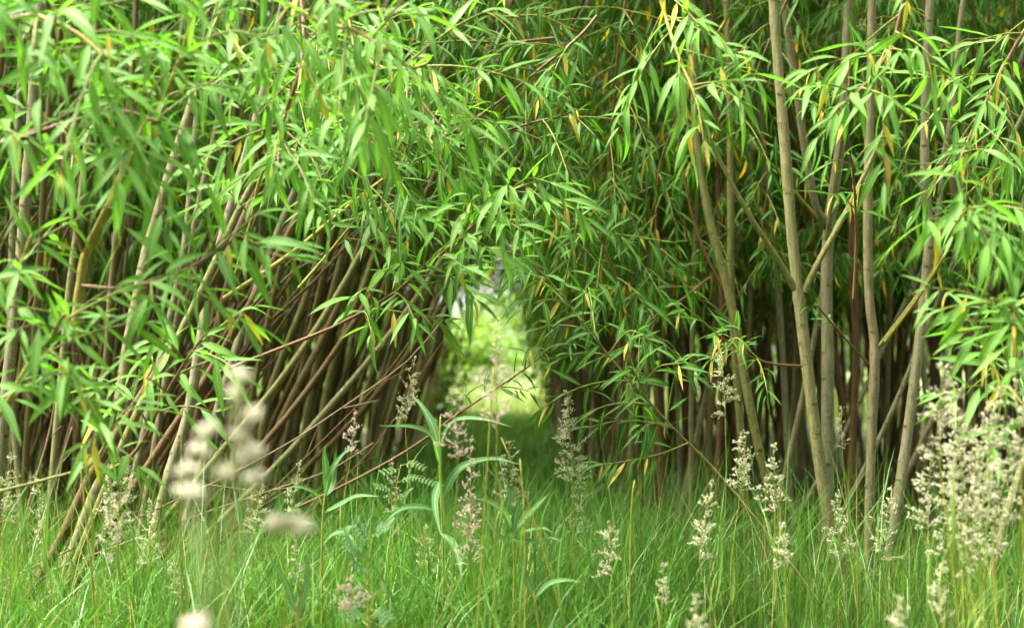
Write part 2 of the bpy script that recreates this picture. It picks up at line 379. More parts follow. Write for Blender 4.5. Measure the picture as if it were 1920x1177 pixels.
def to_ground(pts):
    p, q = pts[0], pts[1]; d = p-q
    if p[2] > -0.02 and d[2] < -1e-3:
        k = (p[2]+0.05)/(-d[2]); k = min(k, 6); return np.vstack([[p+d*k], pts])
    return pts

def extend_up(pts, ztop, rng, lean=0.0):
    p = [*pts]; d = nrm(p[-1]-p[-2])
    while p[-1][2] < ztop and len(p) < 40:
        d = nrm(d+rng.normal(0, .06, 3)+UP*0.10+np.array([lean, 0, 0])); p.append(p[-1]+d*0.30)
    return np.array(p)

def px(lst): return np.array([P(*q) for q in lst])

def hero_tree(label, group, pts, r0, r1, bark, seed, limbs=(), ztop=3.0, fol=(0.45, 26, 14), cat='tree', lean=0.0):
    """a willow stem with limbs: pts and limb points are (photo x, photo y, distance)"""
    rng = np.random.default_rng(seed)
    p = to_ground(px(pts)); nvis = len(p)
    if ztop: p = extend_up(p, ztop, rng, lean)
    base = p[0].copy(); base[2] = 0
    t = thing('willow_tree', label, cat, base, group)
    k_ = .57 if group == GR else .70; r0, r1 = r0*k_, r1*k_; mb = MB(); q = bark_tube(mb, p, r0, r1, 10, rng); tr = mb.build('trunk', bark, t, base)
    sc = MB(); bud_scars(sc, q, r0, r1, rng); sc.build('bud_scars', 'bark_brown', tr, base)['kind'] = 'stuff'
    fl, tw = MB(), MB()
    for lp, a, b, bk in limbs:
        l = px(lp); up_ = l[-1][2] > 1.25
        if up_ and ztop: l = extend_up(l, ztop-0.2, rng, lean)
        m2 = MB(); ql = bark_tube(m2, l, a*.64, b*.64, 7, rng); m2.build('limb', bk, t, base)
        if up_: foliage_on(fl, tw, ql, 0.5, 1, 12, fol[2], rng, minz=1.45)
    if fol and fol[1]:
        foliage_on(fl, tw, q, fol[0], 1.0, fol[1], fol[2], rng, minz=1.45)
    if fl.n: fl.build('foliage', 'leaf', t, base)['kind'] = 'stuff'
    if tw.n: tw.build('twigs', 'twig_yellow', t, base)['kind'] = 'stuff'
    return t

GR = 'willow stems standing in front of the thicket'
hero_tree('olive willow trunk that forks low into three limbs, its foot in the front grass', GR,
          [(1600, 1172, 3.2), (1575, 1070, 3.2), (1545, 920, 3.2), (1520, 740, 3.2), (1503, 600, 3.2), (1496, 545, 3.2), (1484, 430, 3.2), (1472, 280, 3.2), (1458, 110, 3.2), (1449, -20, 3.2)],
          0.026, 0.013, 'bark_olive', 1,
          limbs=[([(1497, 552, 3.2), (1455, 480, 3.18), (1400, 395, 3.16), (1335, 270, 3.14), (1290, 150, 3.1)], 0.011, 0.006, 'bark_green'),
                 ([(1506, 548, 3.2), (1535, 490, 3.2), (1580, 410, 3.2), (1622, 325, 3.2), (1660, 240, 3.2)], 0.012, 0.007, 'bark_green')])
hero_tree('thick grey-brown willow trunk forking at mid height, behind the three-limbed trunk', GR,
          [(1545, 1060, 3.75), (1550, 900, 3.75), (1552, 700, 3.75), (1550, 520, 3.75), (1556, 410, 3.75), (1572, 300, 3.75), (1584, 180, 3.75), (1592, -20, 3.75)],
          0.032, 0.014, 'bark_grey', 2,
          limbs=[([(1546, 418, 3.74), (1528, 380, 3.72), (1508, 270, 3.7), (1486, 120, 3.68), (1466, -20, 3.66)], 0.017, 0.012, 'bark_olive'),
                 ([(1550, 450, 3.72), (1562, 370, 3.68), (1580, 250, 3.64), (1592, 180, 3.6)], 0.010, 0.006, 'bark_green'),
                 ([(1534, 410, 3.73), (1490, 360, 3.68), (1440, 300, 3.62), (1402, 265, 3.58)], 0.007, 0.004, 'twig_yellow')])
hero_tree('straight slim willow trunk with a yellow-green side branch low down', GR,
          [(1634, 1150, 3.3), (1630, 1000, 3.3), (1634, 830, 3.3), (1640, 660, 3.3), (1630, 560, 3.3), (1627, 430, 3.3), (1629, 280, 3.3), (1634, 130, 3.3), (1638, -20, 3.3)],
          0.021, 0.014, 'bark_olive', 3,
          limbs=[([(1644, 655, 3.3), (1690, 595, 3.25), (1740, 525, 3.2), (1775, 460, 3.1)], 0.0075, 0.005, 'bark_green')])
hero_tree('grey willow trunk leaning outward beside the tall pale grass heads', GR,
          [(1655, 1110, 3.5), (1682, 950, 3.5), (1706, 780, 3.5), (1724, 640, 3.5), (1738, 500, 3.5), (1742, 430, 3.5), (1734, 330, 3.5), (1736, 150, 3.5), (1744, -20, 3.5)],
          0.025, 0.014, 'bark_grey', 4,
          limbs=[([(1746, 440, 3.5), (1760, 390, 3.5), (1768, 300, 3.52), (1790, 180, 3.55), (1800, 40, 3.58)], 0.012, 0.008, 'bark_olive')])
hero_tree('green-tinged willow trunk curving toward the tunnel, nearest the tunnel mouth', GR,
          [(1470, 1010, 3.5), (1432, 880, 3.5), (1402, 740, 3.5), (1382, 620, 3.5), (1356, 510, 3.5), (1332, 420, 3.5), (1314, 320, 3.5), (1304, 230, 3.5), (1300, 90, 3.5)],
          0.021, 0.013, 'bark_green', 5,
          limbs=[([(1368, 560, 3.5), (1320, 470, 3.5), (1290, 370, 3.5), (1270, 250, 3.5)], 0.006, 0.004, 'twig_red')])
hero_tree('upright green-brown willow trunk just behind the curving one by the tunnel', GR,
          [(1400, 960, 3.9), (1385, 760, 3.9), (1372, 560, 3.9), (1370, 380, 3.9), (1368, 160, 3.9), (1362, -20, 3.9)], 0.020, 0.013, 'bark_green', 6)
hero_tree('willow trunk slanting up to the edge of the picture behind pale grass heads', GR,
          [(1860, 1080, 3.1), (1890, 960, 3.1), (1925, 850, 3.1), (1975, 680, 3.1)], 0.020, 0.012, 'bark_olive', 7, ztop=2.6)
for k, (a, b, Y, r, lab) in enumerate([
        ((1450, 980), (1560, 430), 4.1, 0.016, 'thin willow stem slanting behind the forked trunks'),
        ((1560, 1000), (1760, 560), 3.9, 0.013, 'thin willow stem slanting low between straight and leaning trunks'),
        ((1590, 980), (1600, 420), 4.2, 0.018, 'upright brown willow stem seen between the thick trunk and the straight one'),
        ((1640, 1010), (1860, 520), 4.0, 0.015, 'long slanting willow stem crossing behind the leaning grey trunk'),
        ((1500, 960), (1680, 600), 4.3, 0.014, 'slanting stem low behind the thick grey-brown trunk'),
        ((1345, 930), (1345, 300), 4.2, 0.015, 'slim shaded stem at the thicket edge facing the tunnel mouth'),
        ((1290, 900), (1440, 100), 4.5, 0.020, 'shaded stem leaning behind the curving trunk beside the tunnel'),
        ((1480, 900), (1420, 160), 4.4, 0.019, 'pale upright stem in shade left of the three-limbed trunk'),
        ((1830, 1010), (1790, 380), 4.0, 0.019, 'upright stem half hidden by hanging bright leaves and pale grass heads'),
        ((1760, 1000), (1680, 330), 4.4, 0.018, 'stem leaning toward the tunnel behind the leaning grey trunk')]):
    hero_tree(lab, GR, [(a[0], a[1], Y), ((a[0]+b[0])/2+8, (a[1]+b[1])/2, Y), (b[0], b[1], Y)], r, r*0.6, ['bark_olive', 'bark_grey', 'bark_brown'][k % 3], 20+k)

GL = 'willow stems leaning over the tunnel'
LEFT = [
    ('grey upright willow trunk at the picture edge behind bright leaves', [(-10, 1000), (8, 780), (38, 490), (58, 240), (72, 40), (80, -40)], 3.0, .018, .014, 'bark_grey'),
    ('thick smooth willow trunk leaning gently behind the forked yellow branch', [(150, 1000), (205, 850), (225, 750), (240, 650), (258, 560), (276, 470), (310, 355), (337, 270), (390, 100)], 3.4, .023, .015, 'bark_olive'),
    ('slim grey stem behind the thick leaning trunk', [(250, 900), (300, 680), (345, 470), (362, 300), (374, 170), (390, 20)], 3.6, .015, .011, 'bark_grey'),
    ('slim brown stem beside the grey one under the leaf curtain', [(280, 900), (330, 600), (372, 390), (406, 240), (440, 80)], 3.7, .015, .010, 'bark_olive'),
    ('green-tinged stem leaning out above the hanging leaf fan', [(180, 960), (245, 800), (300, 697), (352, 597), (400, 500), (450, 390), (500, 300), (560, 190), (620, 60)], 3.2, .014, .010, 'bark_green'),
    ('reddish brown stem rising from the grass at the lower corner', [(70, 1090), (120, 1000), (172, 890), (235, 790), (300, 690), (350, 610), (430, 470)], 3.2, .018, .012, 'bark_brown'),
    ('grey-brown stem standing behind the blurred grass head', [(255, 1090), (288, 1000), (322, 870), (352, 780), (374, 650), (390, 560), (430, 400)], 3.3, .019, .013, 'bark_grey'),
    ('second reddish brown stem with its foot in bright grass', [(140, 1100), (215, 970), (300, 840), (380, 720), (440, 620), (520, 480)], 3.35, .016, .011, 'bark_brown'),
    ('grey shaded stem rising behind the yellow twig', [(370, 900), (410, 760), (436, 675), (464, 590), (520, 440), (580, 300)], 3.9, .018, .012, 'bark_grey'),
    ('long olive stem leaning far over toward the tunnel', [(320, 960), (420, 840), (520, 720), (610, 590), (690, 450), (745, 330)], 3.7, .014, .010, 'bark_green'),
    ('long brown stem leaning beneath the olive one', [(360, 980), (470, 860), (570, 740), (660, 610), (745, 470), (800, 360)], 3.9, .014, .009, 'bark_brown'),
    ('olive stem bowing low over the tunnel entrance', [(420, 970), (520, 870), (620, 760), (720, 640), (800, 530), (880, 400)], 4.1, .014, .009, 'bark_olive'),
    ('brown stem bowing lowest at the tunnel entrance', [(470, 965), (570, 880), (670, 780), (760, 670), (830, 570), (890, 470)], 4.4, .014, .009, 'bark_brown'),
    ('dark thin stem upright at the picture edge in shade', [(40, 960), (20, 700), (22, 480), (30, 300), (40, 100)], 4.0, .014, .010, 'bark_grey'),
    ('slim stem rising close to the edge trunk behind bright leaves', [(90, 980), (110, 760), (128, 560), (150, 380), (170, 200), (185, 0)], 3.7, .014, .010, 'bark_olive'),
    ('slim brown stem upright between edge trunk and thick leaning trunk', [(165, 960), (195, 720), (210, 520), (230, 320), (250, 100)], 3.9, .014, .010, 'bark_brown'),
]
for k, (lab, pts, Y, r0, r1, bk) in enumerate(LEFT):
    hero_tree(lab, GL, [(a, b, Y+0.02*i) for i, (a, b) in enumerate(pts)], r0, r1, bk, 60+k, ztop=2.9, lean=0.03)

# ---- the rows of stems behind, every one an individual: a fan that leans over the path on one side, upright on the other
def copies_of(proto, loc, rz, sc, label, group):
    r = proto.copy(); COL.objects.link(r); r.location = loc; r.rotation_euler = (0, 0, rz); r.scale = (sc, sc, sc)
    r['label'] = label; r['group'] = group
    for ch in proto.children:
        c = ch.copy(); COL.objects.link(c); c.parent = r
    return r

def row_stem(seed, kind):
    """one willow stem at the origin: 'lean' bows toward +X, 'upright' stands"""
    rng = np.random.default_rng(seed); h = rng.uniform(2.9, 3.7); r0 = rng.uniform(.008, .0145)
    z = np.linspace(0, 1, 9)
    if kind == 'lean':
        a = rng.uniform(.35, .95); x = a*(z**rng.uniform(1.0, 1.6))*h*0.52; zz = h*z*(1-0.16*a*z)
    elif kind == 'half':
        a = rng.uniform(.18, .4); x = a*z*h*0.52; zz = h*z
    else:
        a = rng.normal(0, .10); x = a*z*h*0.6; zz = h*z
    y = rng.normal(0, .07)*z*h+np.sin(z*5+rng.uniform(0, 6))*0.02
    p = np.stack([x, y, zz], -1)+np.concatenate([[[0, 0, 0]], rng.normal(0, .016, (8, 3))]); p[0, 2] = -0.05
    t = thing('willow_tree', 'x', 'tree', (0, 0, 0))
    mb = MB(); n = 26; q = catmull(p, n); s = np.linspace(0, 1, n)
    tube(mb, q, (r0+(0.006-r0)*s)*(1+0.05*rng.normal(size=n)), 7)
    mb.build('trunk', (['bark_olive', 'bark_brown', 'bark_grey', 'bark_brown'] if kind == 'upright' else ['bark_green', 'bark_brown', 'bark_brown', 'bark_olive'])[seed % 4], t)
    fl, tw = MB(), MB()
    if kind == 'upright':
        foliage_on(fl, tw, q, .3, 1.0, 48, 18, rng, tl=(.3, .65), minz=0.95, yfrac=.07)
        foliage_on(fl, tw, q, .26, .6, 30, 17, rng, tl=(.25, .5), minz=0.95, yfrac=.10, droop=(.6, 1.2))
    elif kind == 'half':
        foliage_on(fl, tw, q, .33, 1.0, 34, 15, rng, tl=(.3, .6), minz=1.15, yfrac=.03)
    else:
        foliage_on(fl, tw, q, .42, 1.0, 46, 17, rng, tl=(.3, .7), minz=1.28, yfrac=.05)
    fl.build('foliage', 'leaf', t)['kind'] = 'stuff'; tw.build('twigs', 'twig_red' if seed % 2 else 'twig_yellow', t)['kind'] = 'stuff'
    return t
protos = {k: [row_stem(100+i+o, k) for i in range(n)] for k, n, o in (('lean', 9, 0), ('half', 7, 20), ('upright', 10, 40))}
first = {}
def place(kind, x, y, rng, label, group):
    i = int(rng.integers(len(protos[kind]))); pr = protos[kind][i]
    rz = rng.normal(0, .22) if kind != 'upright' else rng.uniform(0, 6.28)
    z = float(hgt(x, y)); sc = rng.uniform(.9, 1.12)
    if (kind, i) not in first:
        first[(kind, i)] = 1; pr.location = (x, y, z); pr.rotation_euler = (0, 0, rz); pr.scale = (sc,)*3
        pr['label'] = label; pr['group'] = group; return
    copies_of(pr, (x, y, z), rz, sc, label, group)

rng = np.random.default_rng(5)
def depth_words(y): return 0 if y < 5.2 else (1 if y < 8.2 else 2)
LW = ['brown willow stem leaning over the mouth of the tunnel, in shade', 'shaded willow stem bowing over the middle of the tunnel path', 'far willow stem bowing over the bright end of the tunnel']
HW = ['shaded slender stem in the crowded thicket behind the leaning trunks', 'dim slender stem deep inside the thicket on the leaning side', 'dim stem at the far back of the leaning side']
UW = ['shaded upright stem close behind the tall forked trunks', 'dark upright stem lining the middle of the tunnel opposite the leaning stems', 'far upright stem lining the bright end of the tunnel']
RW = ['dark upright stem in the crowded thicket behind the forked trunks', 'dim upright stem deep inside the thicket behind the forked trunks']
for k in range(108):      # the leaning wall of the tunnel
    y = 4.2+10.0*(k/108)**1.05+rng.normal(0, .1); x = -0.64-0.008*(y-4)-abs(rng.normal(0, .24))-0.02*rng.random()
    place('lean', x, y, rng, LW[depth_words(y)], 'willow stems leaning over the tunnel, row '+('one', 'two', 'three')[depth_words(y)])
for k in range(48):
    y = rng.uniform(3.9, 8.5); x = -rng.uniform(0.95, 1.0+0.42*y); i = depth_words(y)
    place('half', x, y, rng, HW[i], 'thicket stems behind the leaning trunks, depth '+('one', 'two', 'three')[i])
for k in range(62):      # the upright wall
    y = 4.1+10.2*(k/62)**1.05+rng.normal(0, .1); x = 0.42-0.014*(y-4)+abs(rng.normal(0, .18)); i = depth_words(y)
    place('upright', x, y, rng, UW[i], 'upright stems lining the tunnel, row '+('one', 'two', 'three')[i])
for k in range(52):
    y = rng.uniform(4.3, 8.2); x = rng.uniform(0.6, 0.7+0.42*y); i = min(depth_words(y), 1)
    place('upright', x, y, rng, RW[i], 'thicket stems behind the forked trunks, depth '+('one', 'two')[i])

ORD = 'first second third fourth fifth sixth seventh eighth ninth tenth eleventh twelfth thirteenth fourteenth fifteenth sixteenth seventeenth eighteenth nineteenth twentieth'.split()
for lab, say in ((LW[0], 'brown stem leaning over the tunnel mouth in shade, %s counted from the path'), (HW[0], 'shaded slender stem behind the leaning trunks, %s counted from the path'),
                 (UW[0], 'shaded upright stem at the path edge behind the curving trunk, %s counted from the path'), (RW[0], 'dark upright stem in the thicket behind the forked trunks, %s counted from the path')):
    ms = sorted((o_ for o_ in COL.objects if o_.get('label') == lab), key=lambda o_: abs(o_.location.x/o_.location.y))
    for k, o_ in enumerate(ms[:20]): o_['label'] = say % ORD[k]

# what lies deeper is a mass: one thicket of stems and leaves
mb, fl = MB(), MB()
for k in range(860):
    side = -1 if k % 2 else 1
    y = rng.uniform(4.7, 14.5); x = side*rng.uniform(0.85, 1.2+.42*y)
    h = rng.uniform(2.8, 3.8); ln = rng.normal(0.10 if side < 0 else 0, .12)
    zz = np.linspace(0, 1, 7); p = np.stack([x+ln*h*zz, y+rng.normal(0, .08)*h*zz, h*zz-0.05], -1)
    tube(mb, p, np.linspace(rng.uniform(.006, .016), .004, 7), 5)
    foliage_on(fl, None, p, .28, 1.0, 17, 11, rng, tl=(.35, .7), minz=0.9, tpl=LEAF_LO, leafL=(.09, .15), wide=.10)
for k in range(24):      # slim side stems rising from shared stools and crossing one another
    cx_ = -0.74-1.5*rng.random(); cy_ = rng.uniform(3.9, 6.2)
    for j in range(5):
        x, y = cx_+rng.normal(0, .05), cy_+rng.normal(0, .05); h = rng.uniform(.8, 1.8); cap_ = (-.078*y-x)/(.64+.065*y)
        sl_ = min(rng.uniform(.0, 1.0)*np.interp(x, [-2.2, -1.5, -1.0], [.35, .75, 1.0]), cap_*rng.uniform(.6, 1.0)); zz = np.linspace(0, 1, 10)
        p = np.stack([x+sl_*h*zz**rng.uniform(.75, 1.6), y+rng.normal(0, .1)*h*zz, h*zz*(1-.15*sl_*zz)-.05], -1); p[1:] += rng.normal(0, .012, (9, 3))
        tube(mb, p, np.linspace(rng.uniform(.004, .012), .0025, 10), 5)
for k in range(120):
    y = rng.uniform(6.5, 14.4); x = .34+.7*rng.random()**1.2; h = rng.uniform(2.5, 3.5); zz = np.linspace(0, 1, 7); p = np.stack([x+rng.normal(0, .05)*h*zz, y+rng.normal(0, .08)*h*zz, h*zz-.05], -1)
    tube(mb, p, np.linspace(rng.uniform(.006, .014), .004, 7), 5); foliage_on(fl, None, p, .2, 1, 14, 11, rng, tl=(.2, .45), minz=.65, tpl=LEAF_LO, leafL=(.07, .11), wide=.09)
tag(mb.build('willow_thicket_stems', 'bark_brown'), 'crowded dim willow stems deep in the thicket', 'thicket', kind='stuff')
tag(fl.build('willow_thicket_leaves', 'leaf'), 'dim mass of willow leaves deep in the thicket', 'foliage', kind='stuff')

# unseen willows added behind the viewpoint to block low sky light, as one mass
mb, fl = MB(), MB()
for k in range(170):
    a_ = math.pi*(0.96+1.08*k/170); rr = 5.2+rng.uniform(0, 2.2); x, y = 1.05*rr*math.cos(a_), 0.2+0.95*rr*math.sin(a_)
    h = rng.uniform(4.4, 5.8); zz = np.linspace(0, 1, 7); p = np.stack([x+rng.normal(0, .1)*h*zz, y+rng.normal(0, .1)*h*zz, h*zz-.05], -1)
    tube(mb, p, np.linspace(.022, .006, 7), 5); foliage_on(fl, None, p, .05, 1.0, 54, 11, rng, tl=(.4, .8), tpl=LEAF_LO, leafL=(.12, .2), wide=.11)
hs_ = mb.build('sky_screen_stems', 'bark_brown'); tag(hs_, 'stems of an added unseen willow screen blocking low sky light', 'thicket', kind='stuff')
tag(fl.build('sky_screen_leaves', 'leaf'), 'leaves of an added unseen willow screen blocking low sky light', 'foliage', kind='stuff')

# ------------------------------------------------------------------ leafy branches in front, every leaf an object
HERO_LEAF, HERO_YEL = [], []
_r = np.random.default_rng(77)
def hero_leaf_mesh(material, i):
    mb = MB(); L = 1.0; b = [0.1, 0.3, 0.5, 0.7, 0.9, 1.1, 0.35, 0.8, 0.2, 0.6][i % 10]
    leaves(mb, LEAF_HI, [[0, 0, 0]], [[1, 0, 0]], [[0, 0, 1]], L, _r.uniform(.055, .073), b, 0.0, fold=_r.uniform(.2, .5), twist=_r.normal(0, .45))
    return mb.mesh('leaf', material)
HERO_LEAF = {m: [hero_leaf_mesh(m, i) for i in range(10)] for m in ('leaf_lit', 'leaf')}
HERO_YEL = [hero_leaf_mesh('leaf_yellow', i) for i in range(5)]
from mathutils import Matrix
NLEAF = 0
def leaf_obj(parent, me, p, d, up, L, base):
    global NLEAF
    d = nrm(d); s = nrm(np.cross(up, d)); u = np.cross(d, s)
    o = bpy.data.objects.new('leaf', me); COL.objects.link(o); o.parent = parent
    m = Matrix.Identity(4); q = p-base
    for i in range(3):
        m[i][0], m[i][1], m[i][2], m[i][3] = d[i]*L, s[i]*L, u[i]*L, q[i]
    o.matrix_local = m; NLEAF += 1
    return o

def leafy_shoot(t, base, q, rng, leafL, material, r=(0.0021, 0.0010), spacing=0.021, start=0.1, yfrac=0.03, hang=0.26, bark='shoot', cap=60):
    """a shoot along the points q with leaves set alternately along it, each leaf an object"""
    n = len(q); L = np.linalg.norm(np.diff(q, axis=0), axis=1).sum()
    mb = MB(); tube(mb, q, np.linspace(r[0], r[1], n), 5); sh = mb.build('shoot', bark, t, base)
    tg = tangents(q); m = min(int(L*(1-start)/spacing)+3, cap); ph0 = rng.uniform(0, 6.28)
    for k in range(m):
        s = start+(1-start)*min(max((k+rng.uniform(-.2, .2))/max(m-2, 1), 0), 1)**0.62; s = min(max(s, 0), 1); f = s*(n-1); i = min(int(f), n-2)
        p = q[i]+(q[i+1]-q[i])*(f-i); tt = tg[i]; a, b = perp_frame(tt); ph = ph0+k*2.4+rng.normal(0, .3)
        rd = math.cos(ph)*a+math.sin(ph)*b
        al = 0.35+0.75*s+rng.normal(0, .1)
        d = nrm(tt*al+rd*0.85-UP*hang*rng.uniform(.5, 1.6)); yel = rng.random() < yfrac
        if yel: d = nrm(d-UP*1.5)
        up = nrm(UP*0.8+rd*0.2+rng.normal(0, .25, 3)+np.array([0, -0.55, 0]))
        ll = leafL*rng.uniform(.5, 1.2)*(0.72 if s > .93 else 1.0)*(0.7 if yel else 1)
        leaf_obj(sh, HERO_YEL[int(rng.integers(5))] if yel else HERO_LEAF[material][int(rng.integers(10))], p, d, up, ll, base)

def leafy_branch(label, group, pts, r0, r1, bark, seed, n=9, start=0.25, slen=(0.10, 0.26), leafL=0.096, material='leaf_lit', droop=(.05, .5),
                 spacing=0.0205, yfrac=0.03, tip=0.35, extra=(), name='willow_branch', hang=0.26, face=-0.25):
    rng = np.random.default_rng(seed)
    raw = px(pts); q = catmull(raw, max(14, 5*len(raw))); base = q[0].copy()
    t = thing(name, label, 'branch', base, group)
    mb = MB(); tube(mb, q, np.linspace(r0, r1, len(q))*(1+0.06*rng.normal(size=len(q))), 7); mb.build('main_stem', bark, t, base)
    m = len(q); tg = tangents(q)
    for k in range(n):
        s = start+(1-start)*(k+rng.uniform(.1, .9))/n; i = min(int(s*(m-1)), m-2); a, b = perp_frame(tg[i]); ph = k*2.4+rng.normal(0, .4)
        rd = math.cos(ph)*a+math.sin(ph)*b
        d = nrm(tg[i]*0.7+rd*0.85+np.array([0, face, 0.15])); L = rng.uniform(*slen); dr = rng.uniform(*droop)
        u = np.linspace(0, 1, 8)[:, None]
        leafy_shoot(t, base, q[i]+L*(d*u-UP*dr*u**2), rng, leafL, material, spacing=spacing, yfrac=yfrac, hang=hang)
    if tip:
        k = int((1-tip)*(m-1)); leafy_shoot(t, base, q[k:]+rng.normal(0, 1e-4, 3), rng, leafL, material, r=(r1*0.9, r1*0.8), spacing=spacing, yfrac=yfrac, hang=hang, bark=bark)
    for e in extra:
        leafy_shoot(t, base, catmull(px(e), 10), rng, leafL, material, spacing=spacing, yfrac=yfrac, hang=hang, start=0.2)
    return t

GF = 'bright leafy willow branches hanging in front'
# the forked branch on one side and the bright curtain over it
leafy_branch('yellow-green forked branch with bright leaves, rising in the upper corner', GF,
    [(138, 640, 2.25), (150, 540, 2.25), (162, 475, 2.25), (205, 385, 2.22), (245, 305, 2.2), (300, 205, 2.15), (345, 95, 2.1), (380, -40, 2.05)],
    .0085, .004, 'twig_yellow', 1, n=12, start=.4, slen=(.10, .22), yfrac=.025,
    extra=[[(250, 300, 2.2), (300, 250, 2.1), (360, 240, 2.05)], [(290, 215, 2.15), (370, 160, 2.1), (470, 175, 2.05), (520, 210, 2.0)], [(330, 110, 2.1), (420, 60, 2.0), (500, 70, 1.95)]])
leafy_branch('upright brown fork covered in pale bright leaves at the corner', GF,
    [(158, 470, 2.25), (135, 390, 2.22), (122, 280, 2.2), (112, 150, 2.15), (95, 40, 2.1), (80, -50, 2.05)], .006, .0035, 'twig_red', 2, n=12, start=.2, slen=(.10, .2))
leafy_branch('reddish side branch ending in a bright leaf fan', GF,
    [(148, 535, 2.25), (220, 540, 2.2), (300, 526, 2.15), (375, 492, 2.1), (440, 448, 2.05)], .0036, .0022, 'twig_red', 3, n=7, start=.45, slen=(.06, .14), leafL=.10,
    extra=[[(380, 490, 2.1), (430, 440, 2.05), (490, 460, 2.0)]])
leafy_branch('low bright leaf mass at the picture edge above the grass', GF,
    [(-60, 860, 2.1), (10, 760, 2.1), (50, 690, 2.08), (90, 640, 2.05), (120, 590, 2.0)], .005, .003, 'twig_yellow', 4, n=10, start=.2, slen=(.10, .2), yfrac=.05)
leafy_branch('bright leafy shoots at the picture edge under the edge trunk', GF,
    [(-80, 620, 2.1), (-20, 560, 2.1), (30, 510, 2.1), (60, 440, 2.1)], .005, .003, 'twig_yellow', 5, n=8, start=.1, slen=(.10, .18), yfrac=.04)
leafy_branch('low yellowish branch with a drooping leaf fan over the grass', GF,
    [(-40, 930, 2.3), (80, 900, 2.3), (170, 870, 2.28), (205, 815, 2.25), (220, 765, 2.2)], .0026, .0020, 'bark_green', 6, n=6, start=.6, slen=(.06, .14), yfrac=.07)
leafy_branch('leafy twig rising behind the blurred grass head', GF,
    [(185, 895, 2.6), (255, 845, 2.58), (300, 760, 2.55), (340, 690, 2.5), (385, 625, 2.45)], .0042, .002, 'twig_red', 7, n=8, start=.35, slen=(.07, .16), material='leaf_lit', yfrac=.05)
leafy_branch('bright leaf curtain hanging from the top beside the forked branch', GF,
    [(470, -60, 2.2), (530, 0, 2.15), (600, 40, 2.1), (670, 60, 2.05), (730, 95, 2.0)], .005, .003, 'twig_yellow', 8, n=12, start=.1, slen=(.12, .22),
    extra=[[(560, 20, 2.1), (570, 110, 2.1), (600, 180, 2.05)], [(640, 50, 2.1), (700, 160, 2.1), (720, 230, 2.1)]])
leafy_branch('hanging bright shoots in the middle of the leaf curtain', GF,
    [(560, -50, 2.5), (570, 60, 2.45), (560, 140, 2.4), (530, 230, 2.4), (520, 330, 2.35)], .005, .003, 'twig_red', 9, n=9, start=.2, slen=(.12, .24),
    extra=[[(530, 240, 2.4), (580, 290, 2.35), (610, 350, 2.3)]])
leafy_branch('leafy branch at the top corner with pale upward leaves', GF,
    [(-80, 60, 1.95), (-10, 50, 1.95), (60, 30, 1.95), (140, 60, 1.92), (200, 110, 1.9)], .005, .003, 'twig_yellow', 10, n=9, start=.1, slen=(.10, .2))
leafy_branch('leafy branch across the upper curtain above the thick leaning trunk', GF,
    [(-60, 290, 2.1), (40, 260, 2.1), (130, 230, 2.08), (230, 210, 2.05), (300, 230, 2.0)], .005, .003, 'twig_red', 11, n=9, start=.1, slen=(.10, .18))
leafy_branch('drooping shoots at the curtain edge above the long olive stem', GF,
    [(640, -40, 2.6), (660, 60, 2.6), (700, 120, 2.55), (760, 130, 2.5), (800, 120, 2.45)], .005, .003, 'twig_yellow', 12, n=10, start=.1, slen=(.12, .24), material='leaf_lit')
leafy_branch('leaf fans hanging low from the curtain beside the olive stem', GF,
    [(440, 520, 2.8), (470, 420, 2.75), (490, 330, 2.7), (530, 280, 2.65), (590, 300, 2.6)], .0045, .003, 'twig_yellow', 13, n=6, start=.3, slen=(.10, .2), material='leaf_lit')
leafy_branch('shaded leaf bunches hanging behind the bright curtain', GF,
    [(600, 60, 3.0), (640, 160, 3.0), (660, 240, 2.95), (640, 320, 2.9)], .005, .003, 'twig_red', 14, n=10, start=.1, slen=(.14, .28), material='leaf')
for k, (lab, pts) in enumerate([
    ('leafy branch filling the curtain above the slim grey stem', [(380, -60, 2.7), (420, 40, 2.7), (470, 120, 2.65), (540, 170, 2.6), (620, 180, 2.55)]),
    ('leafy branch arching out of the curtain toward the upper middle', [(560, -60, 2.9), (620, 20, 2.9), (700, 90, 2.85), (780, 180, 2.8), (830, 240, 2.75)]),
    ('leafy branch behind the curtain above the long olive stem', [(520, 140, 3.2), (580, 200, 3.2), (650, 240, 3.15), (720, 250, 3.1), (780, 280, 3.1)]),
    ('shaded leafy branch at the very top middle', [(760, -60, 3.4), (840, -10, 3.4), (930, 30, 3.4), (1010, 30, 3.4), (1080, 60, 3.4)])]):
    leafy_branch(lab, GF if k < 2 else 'shaded leafy branches over the tunnel', pts, .0045, .0025, ['twig_yellow', 'twig_red', 'bark_green'][k % 3], 70+k, n=8, start=.15, slen=(.12, .24), material='leaf_lit' if k < 2 else 'leaf', yfrac=.05, tip=.4)
